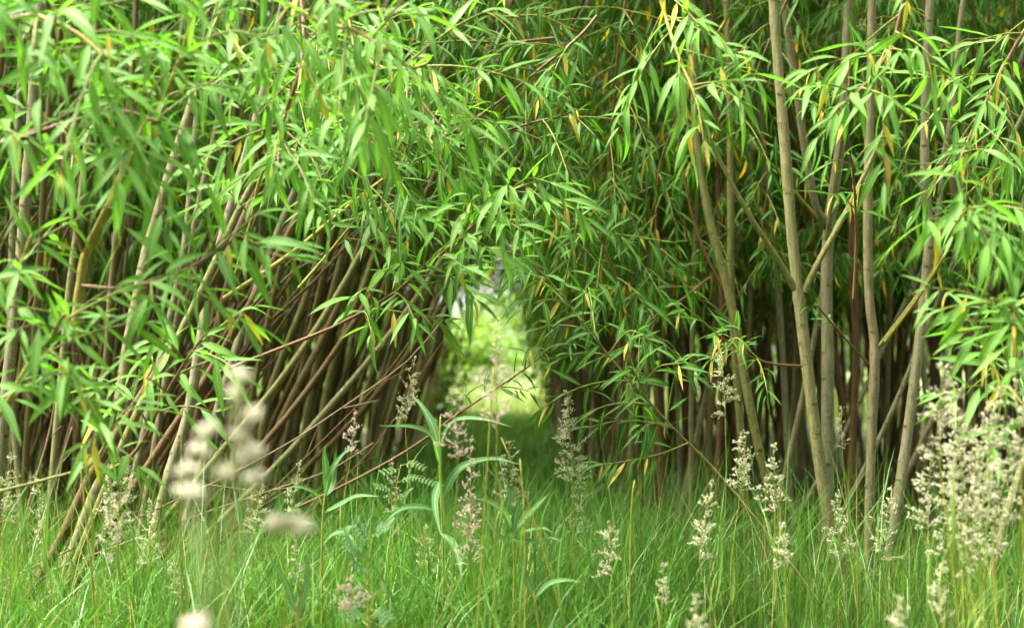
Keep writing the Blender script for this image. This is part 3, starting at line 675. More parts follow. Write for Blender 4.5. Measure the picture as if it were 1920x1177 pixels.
# the long branch over the tunnel and its neighbours
GM = 'leafy branches around the tunnel arch'
leafy_branch('long branch rising across the tunnel, reddish, tipped with a bright leaf fan', GM,
    [(405, 700, 3.0), (520, 655, 3.0), (620, 615, 3.0), (720, 562, 2.95), (800, 500, 2.9), (880, 430, 2.85), (950, 365, 2.8), (1000, 345, 2.75)],
    .0044, .0022, 'twig_red', 21, n=20, start=.42, slen=(.09, .18), material='leaf_lit', tip=.25, leafL=.108, face=-.6, yfrac=.04,
    extra=[[(940, 370, 2.8), (990, 335, 2.75), (1040, 345, 2.7)], [(800, 500, 2.9), (850, 520, 2.85), (890, 560, 2.8)], [(700, 575, 2.95), (690, 540, 2.9), (660, 560, 2.85)]])
leafy_branch('yellow branch reaching to the arch with shaded leaves hanging from it', GM,
    [(420, 560, 3.3), (540, 480, 3.3), (640, 398, 3.3), (725, 332, 3.3), (800, 290, 3.3), (870, 260, 3.3)], .007, .003, 'twig_yellow', 22, n=10, start=.45, slen=(.12, .25), material='leaf')
leafy_branch('small leafy shoots hanging under the yellow branch', GM,
    [(560, 540, 3.0), (620, 470, 3.0), (680, 400, 2.95), (720, 390, 2.9)], .0035, .002, 'twig_yellow', 23, n=6, start=.3, slen=(.10, .18), material='leaf_lit', leafL=.09)
leafy_branch('red-brown branch slanting down across the upper middle', GM,
    [(1120, 30, 3.2), (1085, 70, 3.2), (1010, 132, 3.2), (940, 188, 3.2), (880, 228, 3.2), (830, 260, 3.2)], .0042, .0022, 'twig_red', 24, n=14, start=.1, slen=(.12, .26), material='leaf', yfrac=.06)
leafy_branch('thin level twig with hanging leaves at the top middle', GM,
    [(1040, 72, 3.3), (950, 80, 3.3), (860, 78, 3.3), (790, 84, 3.3)], .004, .002, 'twig_red', 25, n=10, start=.1, slen=(.12, .24), material='leaf')
leafy_branch('twig ending in a dark drooping leaf fan under the red-brown branch', GM,
    [(860, 275, 3.2), (930, 252, 3.15), (1000, 230, 3.1), (1050, 218, 3.05), (1080, 205, 3.0)], .004, .002, 'twig_red', 26, n=7, start=.3, slen=(.08, .18), material='leaf')
leafy_branch('long arching branch from the trunks down along the tunnel side', GM,
    [(1545, 1140, 2.9), (1440, 1000, 2.95), (1340, 880, 3.0), (1270, 810, 3.0), (1210, 745, 3.0), (1140, 665, 3.0), (1080, 590, 3.0), (1020, 515, 3.0), (955, 460, 3.0)],
    .0034, .0020, 'bark_green', 27, n=21, start=.46, slen=(.09, .22), material='leaf', leafL=.085, yfrac=.08, tip=.2,
    extra=[[(1290, 830, 3.0), (1240, 850, 2.95), (1170, 865, 2.9), (1130, 870, 2.88)], [(1200, 740, 3.0), (1230, 690, 2.95), (1280, 680, 2.9)], [(1140, 665, 3.0), (1180, 620, 2.95), (1220, 640, 2.9)]])
leafy_branch('thin dark twig with hanging leaves crossing the bright tunnel end', GM,
    [(560, 950, 3.3), (640, 912, 3.3), (720, 870, 3.3), (790, 827, 3.3), (860, 775, 3.3), (940, 722, 3.3), (1000, 680, 3.3), (1035, 645, 3.3)],
    .0042, .0018, 'twig_red', 28, n=4, start=.62, slen=(.06, .12), material='leaf', leafL=.075, tip=.32)
leafy_branch('red twig with green and yellow leaves across the trunks', GM,
    [(1504, 686, 3.17), (1450, 682, 3.12), (1400, 665, 3.05), (1365, 640, 3.0), (1340, 625, 2.95)], .003, .0015, 'twig_red', 29, n=6, start=.35, slen=(.07, .14), material='leaf', leafL=.08, yfrac=.2)
leafy_branch('red twig low between the thick trunk and the straight one', GM,
    [(1628, 682, 3.3), (1590, 640, 3.28), (1555, 600, 3.26), (1530, 570, 3.25)], .003, .002, 'twig_red', 30, n=2, start=.6, slen=(.04, .08), material='leaf', leafL=.06, tip=0)
leafy_branch('hanging leaf strings in shade at the arch top', GM,
    [(1180, -40, 3.6), (1160, 80, 3.6), (1150, 200, 3.6), (1140, 330, 3.6), (1150, 450, 3.6)], .004, .002, 'twig_red', 31, n=14, start=.1, slen=(.14, .3), material='leaf', yfrac=.09)
leafy_branch('thin red twig with sparse leaves dropping beside the tunnel', GM,
    [(1060, 300, 3.3), (1090, 380, 3.3), (1130, 460, 3.3), (1160, 530, 3.3), (1170, 600, 3.3)], .0032, .0016, 'twig_red', 32, n=8, start=.2, slen=(.10, .2), material='leaf', yfrac=.08)
leafy_branch('leafy twigs low in shade between the tunnel and the curving trunk', GM,
    [(1330, 520, 3.6), (1280, 560, 3.55), (1220, 600, 3.5), (1180, 660, 3.45), (1170, 720, 3.4)], .0032, .0018, 'twig_red', 33, n=8, start=.1, slen=(.08, .16), material='leaf', leafL=.085, yfrac=.08)
leafy_branch('leaf strings hanging in shade right over the tunnel mouth', GM,
    [(1010, 250, 3.7), (1040, 330, 3.7), (1060, 410, 3.7), (1070, 500, 3.7)], .0035, .0018, 'twig_red', 34, n=13, start=.05, slen=(.12, .24), material='leaf', leafL=.09, yfrac=.05)
leafy_branch('shaded leaf strings high over the tunnel beside the yellow branch', GM,
    [(780, 120, 3.7), (800, 200, 3.7), (830, 280, 3.7), (860, 350, 3.7)], .0035, .0018, 'twig_red', 35, n=13, start=.05, slen=(.12, .24), material='leaf', leafL=.09, yfrac=.05)
GRB = 'leafy branches among the upright trunks'
leafy_branch('shaded leafy twigs between the thick trunk and the leaning trunk', GRB,
    [(1690, 200, 3.9), (1700, 300, 3.9), (1690, 400, 3.9), (1680, 490, 3.9)], .0035, .0018, 'twig_red', 51, n=13, start=.05, slen=(.10, .22), material='leaf', leafL=.085, yfrac=.08)
leafy_branch('shaded leafy twigs between curving and three-limbed trunk', GRB,
    [(1430, 250, 3.9), (1440, 340, 3.9), (1430, 430, 3.9), (1450, 520, 3.9)], .0035, .0018, 'twig_red', 52, n=13, start=.05, slen=(.10, .22), material='leaf', leafL=.085, yfrac=.08)
leafy_branch('shaded leafy twigs at the edge behind the large arching leaves', GRB,
    [(1860, 330, 3.9), (1850, 420, 3.9), (1830, 500, 3.9), (1800, 560, 3.9)], .0035, .0018, 'twig_yellow', 53, n=13, start=.05, slen=(.10, .22), material='leaf', leafL=.085, yfrac=.08)
leafy_branch('bright leaf fans hanging at the top beside the trunks', GRB,
    [(1225, -60, 2.6), (1245, 20, 2.6), (1270, 100, 2.55), (1300, 170, 2.5), (1310, 210, 2.5)], .0045, .0025, 'twig_yellow', 41, n=9, start=.1, slen=(.10, .2), yfrac=.09,
    extra=[[(1300, 170, 2.5), (1340, 160, 2.45), (1390, 190, 2.4)], [(1250, 30, 2.6), (1320, 60, 2.5), (1380, 100, 2.45)]])
leafy_branch('bright leaves drooping from the top across the straight trunk', GRB,
    [(1700, -60, 2.5), (1690, 20, 2.5), (1670, 90, 2.5), (1630, 150, 2.45), (1590, 190, 2.4)], .0045, .0025, 'twig_red', 42, n=11, start=.1, slen=(.10, .2), yfrac=.1,
    extra=[[(1680, 60, 2.5), (1730, 90, 2.4), (1780, 150, 2.4)]])
leafy_branch('large bright arching leaves on a green shoot near the picture edge', GRB,
    [(1660, 640, 2.5), (1720, 560, 2.4), (1770, 480, 2.3), (1800, 410, 2.2), (1820, 388, 2.1)], .0028, .0022, 'twig_yellow', 43, n=5, start=.75, slen=(.06, .12), leafL=.115, hang=.6,
    extra=[[(1800, 410, 2.2), (1850, 395, 2.1), (1880, 440, 2.05)]])
leafy_branch('bright leaf mass at the picture edge above pale grass heads', GRB,
    [(1990, 720, 2.2), (1940, 640, 2.2), (1900, 580, 2.15), (1860, 560, 2.1)], .0045, .0028, 'twig_yellow', 44, n=10, start=.1, slen=(.10, .2), yfrac=.06)
leafy_branch('low leafy shoots behind the pale grass heads at the edge', GRB,
    [(1990, 860, 2.4), (1930, 780, 2.4), (1870, 700, 2.35), (1840, 650, 2.3)], .0045, .0028, 'twig_yellow', 45, n=8, start=.2, slen=(.10, .18), yfrac=.1)
leafy_branch('leafy branch with many yellow leaves at the upper edge', GRB,
    [(1980, -20, 2.8), (1920, 60, 2.8), (1870, 150, 2.8), (1830, 230, 2.75), (1800, 300, 2.7)], .005, .0028, 'twig_red', 46, n=13, start=.1, slen=(.12, .24), material='leaf_lit', yfrac=.14)
leafy_branch('leafy twigs with yellow leaves between forked and straight trunk', GRB,
    [(1600, 560, 3.1), (1605, 440, 3.1), (1600, 330, 3.05), (1585, 240, 3.0), (1560, 170, 3.0)], .0035, .002, 'twig_red', 47, n=8, start=.3, slen=(.08, .16), material='leaf', yfrac=.15)
leafy_branch('shaded leaf bunches at the upper edge behind the leaning trunk', GRB,
    [(1960, 250, 3.4), (1900, 300, 3.4), (1850, 330, 3.4), (1800, 380, 3.4)], .004, .002, 'twig_yellow', 48, n=10, start=.1, slen=(.12, .26), material='leaf', yfrac=.1)
leafy_branch('dark hanging leaf strings behind the curving trunk', GRB,
    [(1290, 180, 3.8), (1240, 300, 3.8), (1230, 420, 3.8), (1240, 540, 3.8)], .004, .002, 'twig_red', 49, n=13, start=.05, slen=(.12, .26), material='leaf', yfrac=.08)
leafy_branch('leaf bunches over the top of the forked trunk pair', GRB,
    [(1500, -60, 3.5), (1450, 60, 3.5), (1410, 160, 3.5), (1390, 260, 3.5)], .004, .002, 'twig_red', 50, n=12, start=.05, slen=(.12, .26), material='leaf', yfrac=.08)

# thin bare whips bowing low out of the leaning stems
for k, (lab, pts, bk, r) in enumerate([
        ('thin pale whip bowing low behind the blurred grass head', [(270, 965), (430, 890), (550, 825), (640, 765), (760, 680), (830, 600)], 'dead', .003),
        ('thin brown whip bowing just above the grass', [(280, 1000), (400, 955), (520, 915), (620, 880), (700, 830)], 'dead', .003),
        ('reddish whip leaning over the tunnel floor', [(500, 930), (600, 830), (680, 750), (740, 680), (800, 590)], 'twig_red', .0024),
        ('thin red whip beside the leafy tunnel twig', [(610, 930), (690, 850), (750, 770), (790, 700), (850, 610)], 'twig_red', .0022),
        ('dry stalk leaning among the grass at the lower corner', [(20, 1110), (50, 960), (90, 820), (105, 740)], 'dead', .004),
        ('second dry stalk beside the leaning dry stalk', [(50, 1100), (70, 990), (110, 880), (135, 800)], 'dead', .0035),
        ('thin brown dead twig crossing the grass under the curving trunk', [(1300, 830), (1390, 960), (1450, 1060), (1500, 1130)], 'twig_red', .003)]):
    r_ = np.random.default_rng(300+k); q = catmull(to_ground(px([(a, b, 3.25+.08*k) for a, b in pts])), 26); base = q[0].copy()
    t = thing('willow_whip', lab, 'twig', base, 'bare whips and dry stalks'); mb = MB(); tube(mb, q, np.linspace(r, r*.5, 26), 6); mb.build('main_stem', bk, t, base)
    for j in range(3):
        mb = MB(); i = 8+6*j; d = nrm(tangents(q)[i]+r_.normal(0, .5, 3)); u = np.linspace(0, 1, 5)[:, None]; tube(mb, q[i]+d*u*r_.uniform(.05, .14), np.linspace(r*.45, .0008, 5), 4); mb.build('side_twig', bk, t, base)

# ------------------------------------------------------------------ grass
def blades(mb, x, y, h, wd, rng, lean=(0.1, 0.55), dry=0.02, z0=None):
    n = len(x); az = rng.uniform(0, 6.28, n); ln = rng.uniform(*lean, n); st = np.array([0, .3, .6, .85, 1.0]); k = 9
    d = np.stack([np.cos(az), np.sin(az), np.zeros(n)], -1); sa = rng.uniform(0, 6.28, n); s = np.stack([np.cos(sa), np.sin(sa), np.zeros(n)], -1)
    z = hgt(x, y) if z0 is None else z0
    o_ = np.stack([x, y, z-0.01], -1)
    cx = o_[:, None]+d[:, None]*(ln*h)[:, None, None]*(st**2)[None, :, None]+UP*(h[:, None]*(st-0.22*ln[:, None]*st**2.5))[..., None]
    wv = wd[:, None]*np.array([.8, 1, .8, .45])[None]
    V = np.empty((n, k, 3)); V[:, 0:8:2] = cx[:, :4]-s[:, None]*wv[..., None]; V[:, 1:8:2] = cx[:, :4]+s[:, None]*wv[..., None]; V[:, 8] = cx[:, 4]
    C = np.zeros((n, k, 4)); C[..., 1] = np.array([0, 0, .3, .3, .6, .6, .85, .85, 1])[None]; C[..., 2] = rng.random(n)[:, None]; C[..., 3] = (rng.random(n) < dry)[:, None]
    off = (np.arange(n)*k)[:, None, None]
    Q = np.array([[0, 1, 3, 2], [2, 3, 5, 4], [4, 5, 7, 6]]); T = np.array([[6, 7, 8]])
    mb.add(V.reshape(-1, 3), (Q[None]+off).reshape(-1, 4), (T[None]+off).reshape(-1, 3), C.reshape(-1, 4))

rng = np.random.default_rng(9)
mb = MB(); n = 25000
y = 2.3+2.9*rng.random(n)**0.85; x = rng.uniform(-1, 1, n)*(0.45+0.42*y)
dens = 0.5+0.5*np.sin(2.3*x+1.3*y)*np.sin(3.1*y-1.9*x+1)
k = rng.random(n) < 0.55+0.45*dens
shade = (y > 3.5+.25*np.sin(3*x)) & ((x < -0.5) | (x > 0.35))
k &= ~(shade & (rng.random(n) < 0.8)); k &= ~((y > 3.8) & (rng.random(n) < .6)); x, y, dens = x[k], y[k], dens[k]
h = (.06+.30*rng.random(len(x))**1.6)*(0.55+0.65*dens)*np.where(y > 3.8, .7, 1)
blades(mb, x, y, h, rng.uniform(.0006, .0014, len(x)), rng, lean=(.05, .8))
n = 9000; y = 2.1+2.2*rng.random(n); x = rng.uniform(-1, 1, n)*(0.45+0.42*y); k = np.sin(3.1*x+.7*y)+np.sin(2.3*y-2.7*x) > -.5; x, y = x[k], y[k]
blades(mb, x, y, rng.uniform(.10, .30, len(x))*np.where(y < 2.2, .75, 1), rng.uniform(.0010, .0024, len(x)), rng, lean=(.1, 1.1), dry=.03)
n = 4600; y = 2.6+1.2*rng.random(n)**1.2; x = rng.uniform(-1, 1, n)*(0.3+0.4*y)
blades(mb, x, y, .18+.30*rng.random(n)**1.5, rng.uniform(.0006, .0013, n), rng, lean=(.0, .8), dry=.03)
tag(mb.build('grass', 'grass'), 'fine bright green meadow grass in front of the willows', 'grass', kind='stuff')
mb = MB(); n = 16000
y = 4.6+10*rng.random(n); x = rng.uniform(-.7, .55, n)
blades(mb, x, y, rng.uniform(.06, .2, n), rng.uniform(.0015, .003, n), rng)
n = 9000; y = rng.uniform(4.5, 10, n); x = rng.uniform(-1, 1, n)*(0.4+.4*y)
blades(mb, x, y, rng.uniform(.05, .22, n), rng.uniform(.0012, .0025, n), rng, dry=.15)
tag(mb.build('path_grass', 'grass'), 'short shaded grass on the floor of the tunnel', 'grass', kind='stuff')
mb = MB(); n = 30000
y = 14.2+24*rng.random(n)**1.3; x = rng.uniform(-1, 1, n)*(1.2+.22*y)
blades(mb, x, y, rng.uniform(.15, .5, n), rng.uniform(.004, .010, n), rng, dry=.02, z0=np.zeros(n))
tag(mb.build('meadow_grass', 'meadow'), 'bright open meadow grass beyond the end of the tunnel', 'grass', kind='stuff')
mb = MB(); n = 2600; y = rng.uniform(3.3, 5.2, n); x = rng.uniform(-1, 1, n)*(.35+.42*y); k = (np.abs(x+.1) > .42); x, y = x[k], y[k]
blades(mb, x, y, rng.uniform(.06, .26, len(x)), rng.uniform(.0008, .0018, len(x)), rng, lean=(.3, 2.2), dry=1.1)
tag(mb.build('dry_grass', 'grass'), 'straw coloured dead grass around the feet of the willow stems', 'dry grass', kind='stuff')
mb = MB()
for k in range(150):
    x, y = rng.uniform(-1.7, 1.7), rng.uniform(3.3, 5.5); a_ = rng.uniform(0, 6.28); L = rng.uniform(.1, .4); z = float(hgt(x, y))+.012
    tube(mb, catmull([[x, y, z], [x+L*.5*math.cos(a_), y+L*.5*math.sin(a_), z+rng.uniform(.0, .05)], [x+L*math.cos(a_+.2), y+L*math.sin(a_+.2), z+rng.uniform(-.01, .06)]], 6), np.linspace(.003, .001, 6), 4)
tag(mb.build('fallen_twigs', 'dead'), 'dead fallen twigs on the soil between the willow stems', 'twigs', kind='stuff')
mb = MB(); n = 2600
x = rng.uniform(-2.3, 2.3, n); y = rng.uniform(3.2, 7, n); az = rng.uniform(0, 6.28, n)
leaves(mb, LEAF_LO, np.stack([x, y, hgt(x, y)+.008+rng.random(n)*.02], -1), np.stack([np.cos(az), np.sin(az), rng.normal(0, .2, n)], -1), nrm(UP+rng.normal(0, .3, (n, 3))), rng.uniform(.05, .09, n), .006, rng.uniform(0, 1, n), rng.random(n))
tag(mb.build('leaf_litter', 'litter'), 'brown fallen leaves on the soil under the willows', 'leaf litter', kind='stuff')

# ------------------------------------------------------------------ flowering grass stalks
def lozenges(mb, o, d, L, W, rnd):
    n = len(o); d = nrm(d); a, b = perp_frame(d)
    V = np.stack([o, o+d*(L*.4)[:, None]+a*W[:, None], o+d*(L*.4)[:, None]+b*W[:, None], o+d*(L*.4)[:, None]-a*W[:, None], o+d*(L*.4)[:, None]-b*W[:, None], o+d*L[:, None]], 1)
    T = np.array([[0, 2, 1], [0, 3, 2], [0, 4, 3], [0, 1, 4], [5, 1, 2], [5, 2, 3], [5, 3, 4], [5, 4, 1]])
    C = np.zeros((n, 6, 4)); C[..., 2] = rnd[:, None]
    mb.add(V.reshape(-1, 3), None, (T[None]+(np.arange(n)*6)[:, None, None]).reshape(-1, 3), C.reshape(-1, 4))

GG = 'flowering grass stalks'
def flower_stalk(label, tipx, tipy, boty, Y, wpx, material, seed, lean=0.0, dens=1.0, spread=1.0, base_px=None, spk=0.0055, r=0.0013, group=GG, tufts=()):
    """a grass stalk whose open flower head runs from (tipx, tipy) down to boty in the photograph; wpx is the head's half width there"""
    rng = np.random.default_rng(seed); lean += rng.normal(0, .09) if Y > 1 else 0; spread *= rng.uniform(.75, 1.6); dens *= rng.uniform(.85, 1.4); top = P(tipx, tipy, Y); bot = P(tipx-lean*(boty-tipy), boty, Y)
    bx = P(base_px if base_px is not None else tipx-lean*(boty-tipy)*1.6, 1100, Y); g_ = np.array([bx[0]+rng.normal(0, .015), Y+rng.normal(0, .03), float(hgt(bx[0], Y))])
    q = catmull([g_, (g_+bot)/2+np.array([rng.normal(0, .012), 0, 0]), bot, top], 26)
    t = thing('grass_stalk', label, 'grass stalk', g_, group)
    mb = MB(); tube(mb, q, np.linspace(r, r*.3, 26), 5); mb.build('stem', 'stalk', t, g_)
    R = wpx*Y/FPX; H = np.linalg.norm(top-bot); ax = nrm(top-bot)
    mb = MB(); nod = int(np.clip(H/.016, 6, 13)); O, D = [], []
    for j in range(nod):
        s = (j/(nod-1))**0.92; reach = R*(1-s)**0.75*(0.6+0.4*min(1, 2.5*s+.55))+.004
        nb = int(rng.integers(4, 7)) if s < .8 else 3
        for b_ in range(nb):
            c = bot+(top-bot)*np.clip(s+rng.normal(0, .4/nod), 0, 1); az = rng.uniform(0, 6.28); rd = np.array([math.cos(az), math.sin(az), 0]); L = reach*rng.uniform(.45, 1.3)
            d = nrm(rd+ax*rng.uniform(.25, 1.5)/spread); u = np.linspace(0, 1, 5)[:, None]; sag = rng.uniform(0, .55)
            br = c+L*(d*u-UP*sag*u**2); tube(mb, br, np.linspace(.0006, .0003, 5), 3, C=np.tile([0, 0, .2, 0], (15, 1)))
            m = max(4, int(L/.0021*dens)); uu = rng.uniform(.3, 1, m); pp = c+L*(d*uu[:, None]-UP*(sag*uu**2)[:, None])
            O.append(pp+rng.normal(0, .0022, (m, 3))); D.append(d*1.1+rng.normal(0, .38, (m, 3))+ax*.2)
    if Y < 1:                                        # a head of well separated round tufts
        O, D = [], []
        for dx, dz, m, sz in tufts:
            c = top+np.array([dx*Y/FPX, rng.normal(0, .006), -dz*Y/FPX]); k = int(np.clip((1-(dz-30)/(boty-tipy))*25, 13, 25))
            u = np.linspace(0, 1, 5)[:, None]; tube(mb, q[k]+(c-q[k])*u, .0004, 3, C=np.tile([0, 0, .2, 0], (15, 1)))
            O.append(c+rng.normal(0, 1, (m, 3))*np.array([.0034, .003, .0022])*sz); D.append(rng.normal(0, .6, (m, 3))+UP*.5+np.array([np.sign(dx)*.7, 0, 0]))
    O, D = np.concatenate(O), np.concatenate(D); n = len(O)
    lozenges(mb, O, D, rng.uniform(.6, 1.3, n)*spk*.88, rng.uniform(.7, 1.2, n)*spk*(.20 if Y > 1 else .25), rng.random(n) if Y > 1 else rng.uniform(.6, 1, n)); mb.build('flower_head', material, t, g_)
    for j in range(int(rng.integers(1, 3)) if Y > 1.2 else 0):
        s = rng.uniform(.2, .55); i = int(s*25); az = rng.uniform(0, 6.28); mb2 = MB()
        leaves(mb2, LEAF_HI, [q[i]], [[math.cos(az)*.5, math.sin(az)*.5, 1]], [[-math.cos(az), -math.sin(az), .5]], rng.uniform(.10, .2), .0028, rng.uniform(-1.8, -.6), rng.random())
        mb2.build('blade', 'blade', t, g_)
    return t

TUFTS = {0: [(0, 8, 64, 0.82), (-4, 40, 34, 0.65), (32, 78, 60, 0.65), (-48, 108, 34, 0.65), (0, 118, 34, 0.58), (26, 150, 84, 0.91), (-68, 145, 53, 0.65), (-96, 186, 60, 0.82), (-70, 225, 49, 0.82), (-20, 190, 44, 0.65), (30, 198, 56, 0.74), (-104, 225, 34, 0.65)],
         1: [(0, 12, 60, 0.82), (-28, 10, 49, 0.74), (20, 20, 40, 0.74)], 2: [(0, 25, 64, 0.91), (8, 50, 49, 0.82)]}
for k, a in enumerate([
    ('strongly blurred pale grass head close to the lens', 445, 700, 915, .95, 62, 'spike_pale', .05, .8, 1.0, 415, .0065),
    ('blurred pale grass tuft beside the close blurred head', 545, 972, 1000, .95, 28, 'spike_pale', .2, 1.2, 1.0, 470, .006),
    ('tip of a blurred grass head at the bottom edge', 368, 1150, 1215, .85, 24, 'spike_pink', 0, 1.2, 1.0, 360, .006),
    ('dense cream grass head standing before the reddish stems', 235, 858, 1010, 2.6, 42, 'spike_pale', .05, 1.3, .8, 215, .0055),
    ('greenish grass head beside the dense cream one', 285, 940, 1060, 2.7, 32, 'spike_green', 0, .8, 1, 275, .005),
    ('smaller cream grass head just before the dense one', 205, 880, 1050, 2.5, 32, 'spike_pale', 0, 1.1, .8, 205, .005),
    ('slim green grass head against the dark tunnel wall', 778, 672, 792, 3.1, 30, 'spike_green', 0, 1, 1.2, 775, .005),
    ('pinkish grass head against the bright tunnel end', 930, 605, 790, 2.15, 44, 'spike_pink', -.05, .6, 1.2, 945, .0055),
    ('second pinkish grass head lower in the tunnel light', 852, 735, 860, 2.2, 40, 'spike_pink', .0, .7, 1.2, 855, .0055),
    ('third pinkish grass head in front of the broad-leaved herb', 882, 828, 1060, 2.5, 42, 'spike_pink', .05, .8, 1, 868, .005),
    ('crisp green grass head right of the herb, before the path', 955, 828, 945, 3.0, 36, 'spike_green', 0, .9, 1.2, 950, .0055),
    ('tall crisp grass head standing alone before the dark tunnel floor', 1064, 735, 905, 3.0, 40, 'spike_pale', 0, 1.1, 1, 1055, .0055),
    ('loose greenish grass head leaning beside the tall crisp one', 1085, 880, 1000, 2.9, 30, 'spike_green', 0, .7, 1.2, 1065, .005),
    ('whitish drooping grass head low before the arching branch', 1140, 980, 1080, 2.4, 42, 'spike_pale', -.2, 1.1, 1, 1170, .0055),
    ('slim grass head rising before the curving trunk', 1352, 655, 780, 2.9, 34, 'spike_green', .06, .9, 1, 1320, .0055),
    ('pale grass head low before the curving trunk', 1400, 810, 920, 2.7, 36, 'spike_pale', .1, .9, 1, 1370, .0055),
    ('bushy pale grass head between curving and three-limbed trunk', 1450, 838, 960, 2.5, 36, 'spike_pale', -.02, .9, 1, 1448, .006),
    ('loose pale grass head under the curving trunk', 1335, 905, 1050, 2.5, 46, 'spike_pale', .1, .8, 1, 1315, .0055),
    ('whitish compact grass head low at the foot of the curving trunk', 1466, 985, 1060, 2.3, 22, 'spike_pale', 0, 1.1, .7, 1470, .0055),
    ('tiny green grass head in shade between two trunks', 1577, 762, 840, 3.4, 18, 'spike_green', .05, 1, .8, 1572, .0045),
    ('loose grass head crossing the foot of the three-limbed trunk', 1572, 925, 1040, 2.8, 34, 'spike_pale', 0, .7, 1.2, 1575, .0055),
    ('grass head crossing the foot of the leaning grey trunk', 1672, 915, 1050, 2.7, 34, 'spike_pale', .05, .9, 1.1, 1662, .0055),
    ('tallest blurred grass head of the pale mass at the edge', 1768, 678, 860, 2.0, 56, 'spike_pale', -.15, .8, 1.1, 1830, .0055),
    ('pale grass head next to the tallest in the edge mass', 1800, 770, 960, 2.1, 56, 'spike_pale', -.03, .8, 1, 1812, .0055),
    ('pale grass head at the picture edge above the others', 1902, 690, 860, 2.0, 56, 'spike_pale', .1, .8, 1.1, 1880, .0055),
    ('broad pale grass head in the middle of the edge mass', 1850, 790, 1000, 2.15, 56, 'spike_pale', .03, .9, 1, 1845, .0055),
    ('cream grass head low in the edge mass', 1830, 930, 1080, 2.0, 44, 'spike_pale', .05, .9, 1, 1822, .0055),
    ('slim grass head behind the edge mass', 1745, 860, 990, 2.3, 38, 'spike_pale', 0, .8, 1, 1740, .0055),
    ('long pale grass head leaning out over the leaning trunk', 1790, 720, 900, 2.1, 50, 'spike_pale', -.1, 1, 1, 1820, .0055),
    ('pale grass head hanging before the bright edge leaves', 1870, 730, 930, 2.0, 54, 'spike_pale', .06, 1, 1, 1860, .0055),
    ('short pale grass head low at the very picture edge', 1912, 830, 980, 2.1, 46, 'spike_pale', .05, 1, 1, 1900, .0055),
    ('cream grass head below the broad one in the edge mass', 1858, 890, 1040, 2.2, 44, 'spike_pale', .02, 1, 1, 1850, .0055),
    ('slim cream grass head low before the leaning trunk foot', 1785, 900, 1040, 2.2, 36, 'spike_pale', .0, 1, 1, 1780, .0055),
    ('low grass head at the outer edge of the pale mass', 1885, 940, 1060, 2.2, 38, 'spike_pale', 0, .8, 1, 1880, .0055),
    ('blurred grass head at the bottom edge under the arching branch', 1302, 1120, 1220, 1.8, 30, 'spike_pale', 0, 1, .8, 1305, .0055),
    ('blurred grass head at the bottom edge near the straight trunk', 1686, 1125, 1220, 1.8, 26, 'spike_pale', 0, 1, .8, 1688, .0055),
    ('upright pale grass head at the bottom below the edge mass', 1765, 1060, 1160, 2.0, 28, 'spike_pale', 0, 1, .8, 1762, .0055),
    ('small green grass head before the low bowing stems', 492, 890, 1000, 2.9, 26, 'spike_green', .05, .8, 1, 482, .005),
    ('thin grass head right of the small green one', 562, 865, 960, 3.0, 26, 'spike_green', .05, .7, 1, 550, .005),
    ('dusky thin grass head against the bowing stems', 665, 775, 850, 3.1, 24, 'spike_pink', .2, .7, 1, 640, .005),
    ('low cream grass head in the grass under the blurred head', 552, 1005, 1090, 2.5, 24, 'spike_pale', 0, .8, 1, 548, .005),
    ('pinkish tuft of grass flowers low before the vetch', 655, 1085, 1150, 2.2, 44, 'spike_pink', .0, .9, 1.2, 660, .005),
    ('small grass head low in the corner grass', 326, 1058, 1120, 2.6, 20, 'spike_pale', 0, .8, 1, 325, .005),
    ('loose greenish grass head at the picture edge corner', 24, 855, 980, 2.7, 34, 'spike_green', .05, .8, 1, 15, .005),
    ('thin grass head in the corner before the dry stalks', 70, 900, 1020, 2.8, 26, 'spike_green', .05, .7, 1, 60, .005),
    ('small cream grass head low by the tunnel path', 1245, 1060, 1130, 2.4, 22, 'spike_pale', .05, .9, 1, 1240, .005),
    ('small grass head between pinkish heads and vetch', 800, 985, 1060, 2.8, 22, 'spike_green', 0, .8, 1, 798, .005),
    ('faint grass head in the tunnel dark beside the slim green one', 735, 870, 960, 3.0, 24, 'spike_green', 0, .7, 1, 730, .005),
]):
    lab, tx, ty, by, Y, wp, m_, ln, dn, sp_, bpx, spk = a
    if tx > 1735: dn, spk = dn*0.8, .0060
    flower_stalk(lab, tx, ty, by, Y, wp, m_, 400+k, ln, dn, sp_, bpx, spk, r=.0015 if Y > 1 else .0009, tufts=TUFTS.get(k, ()))

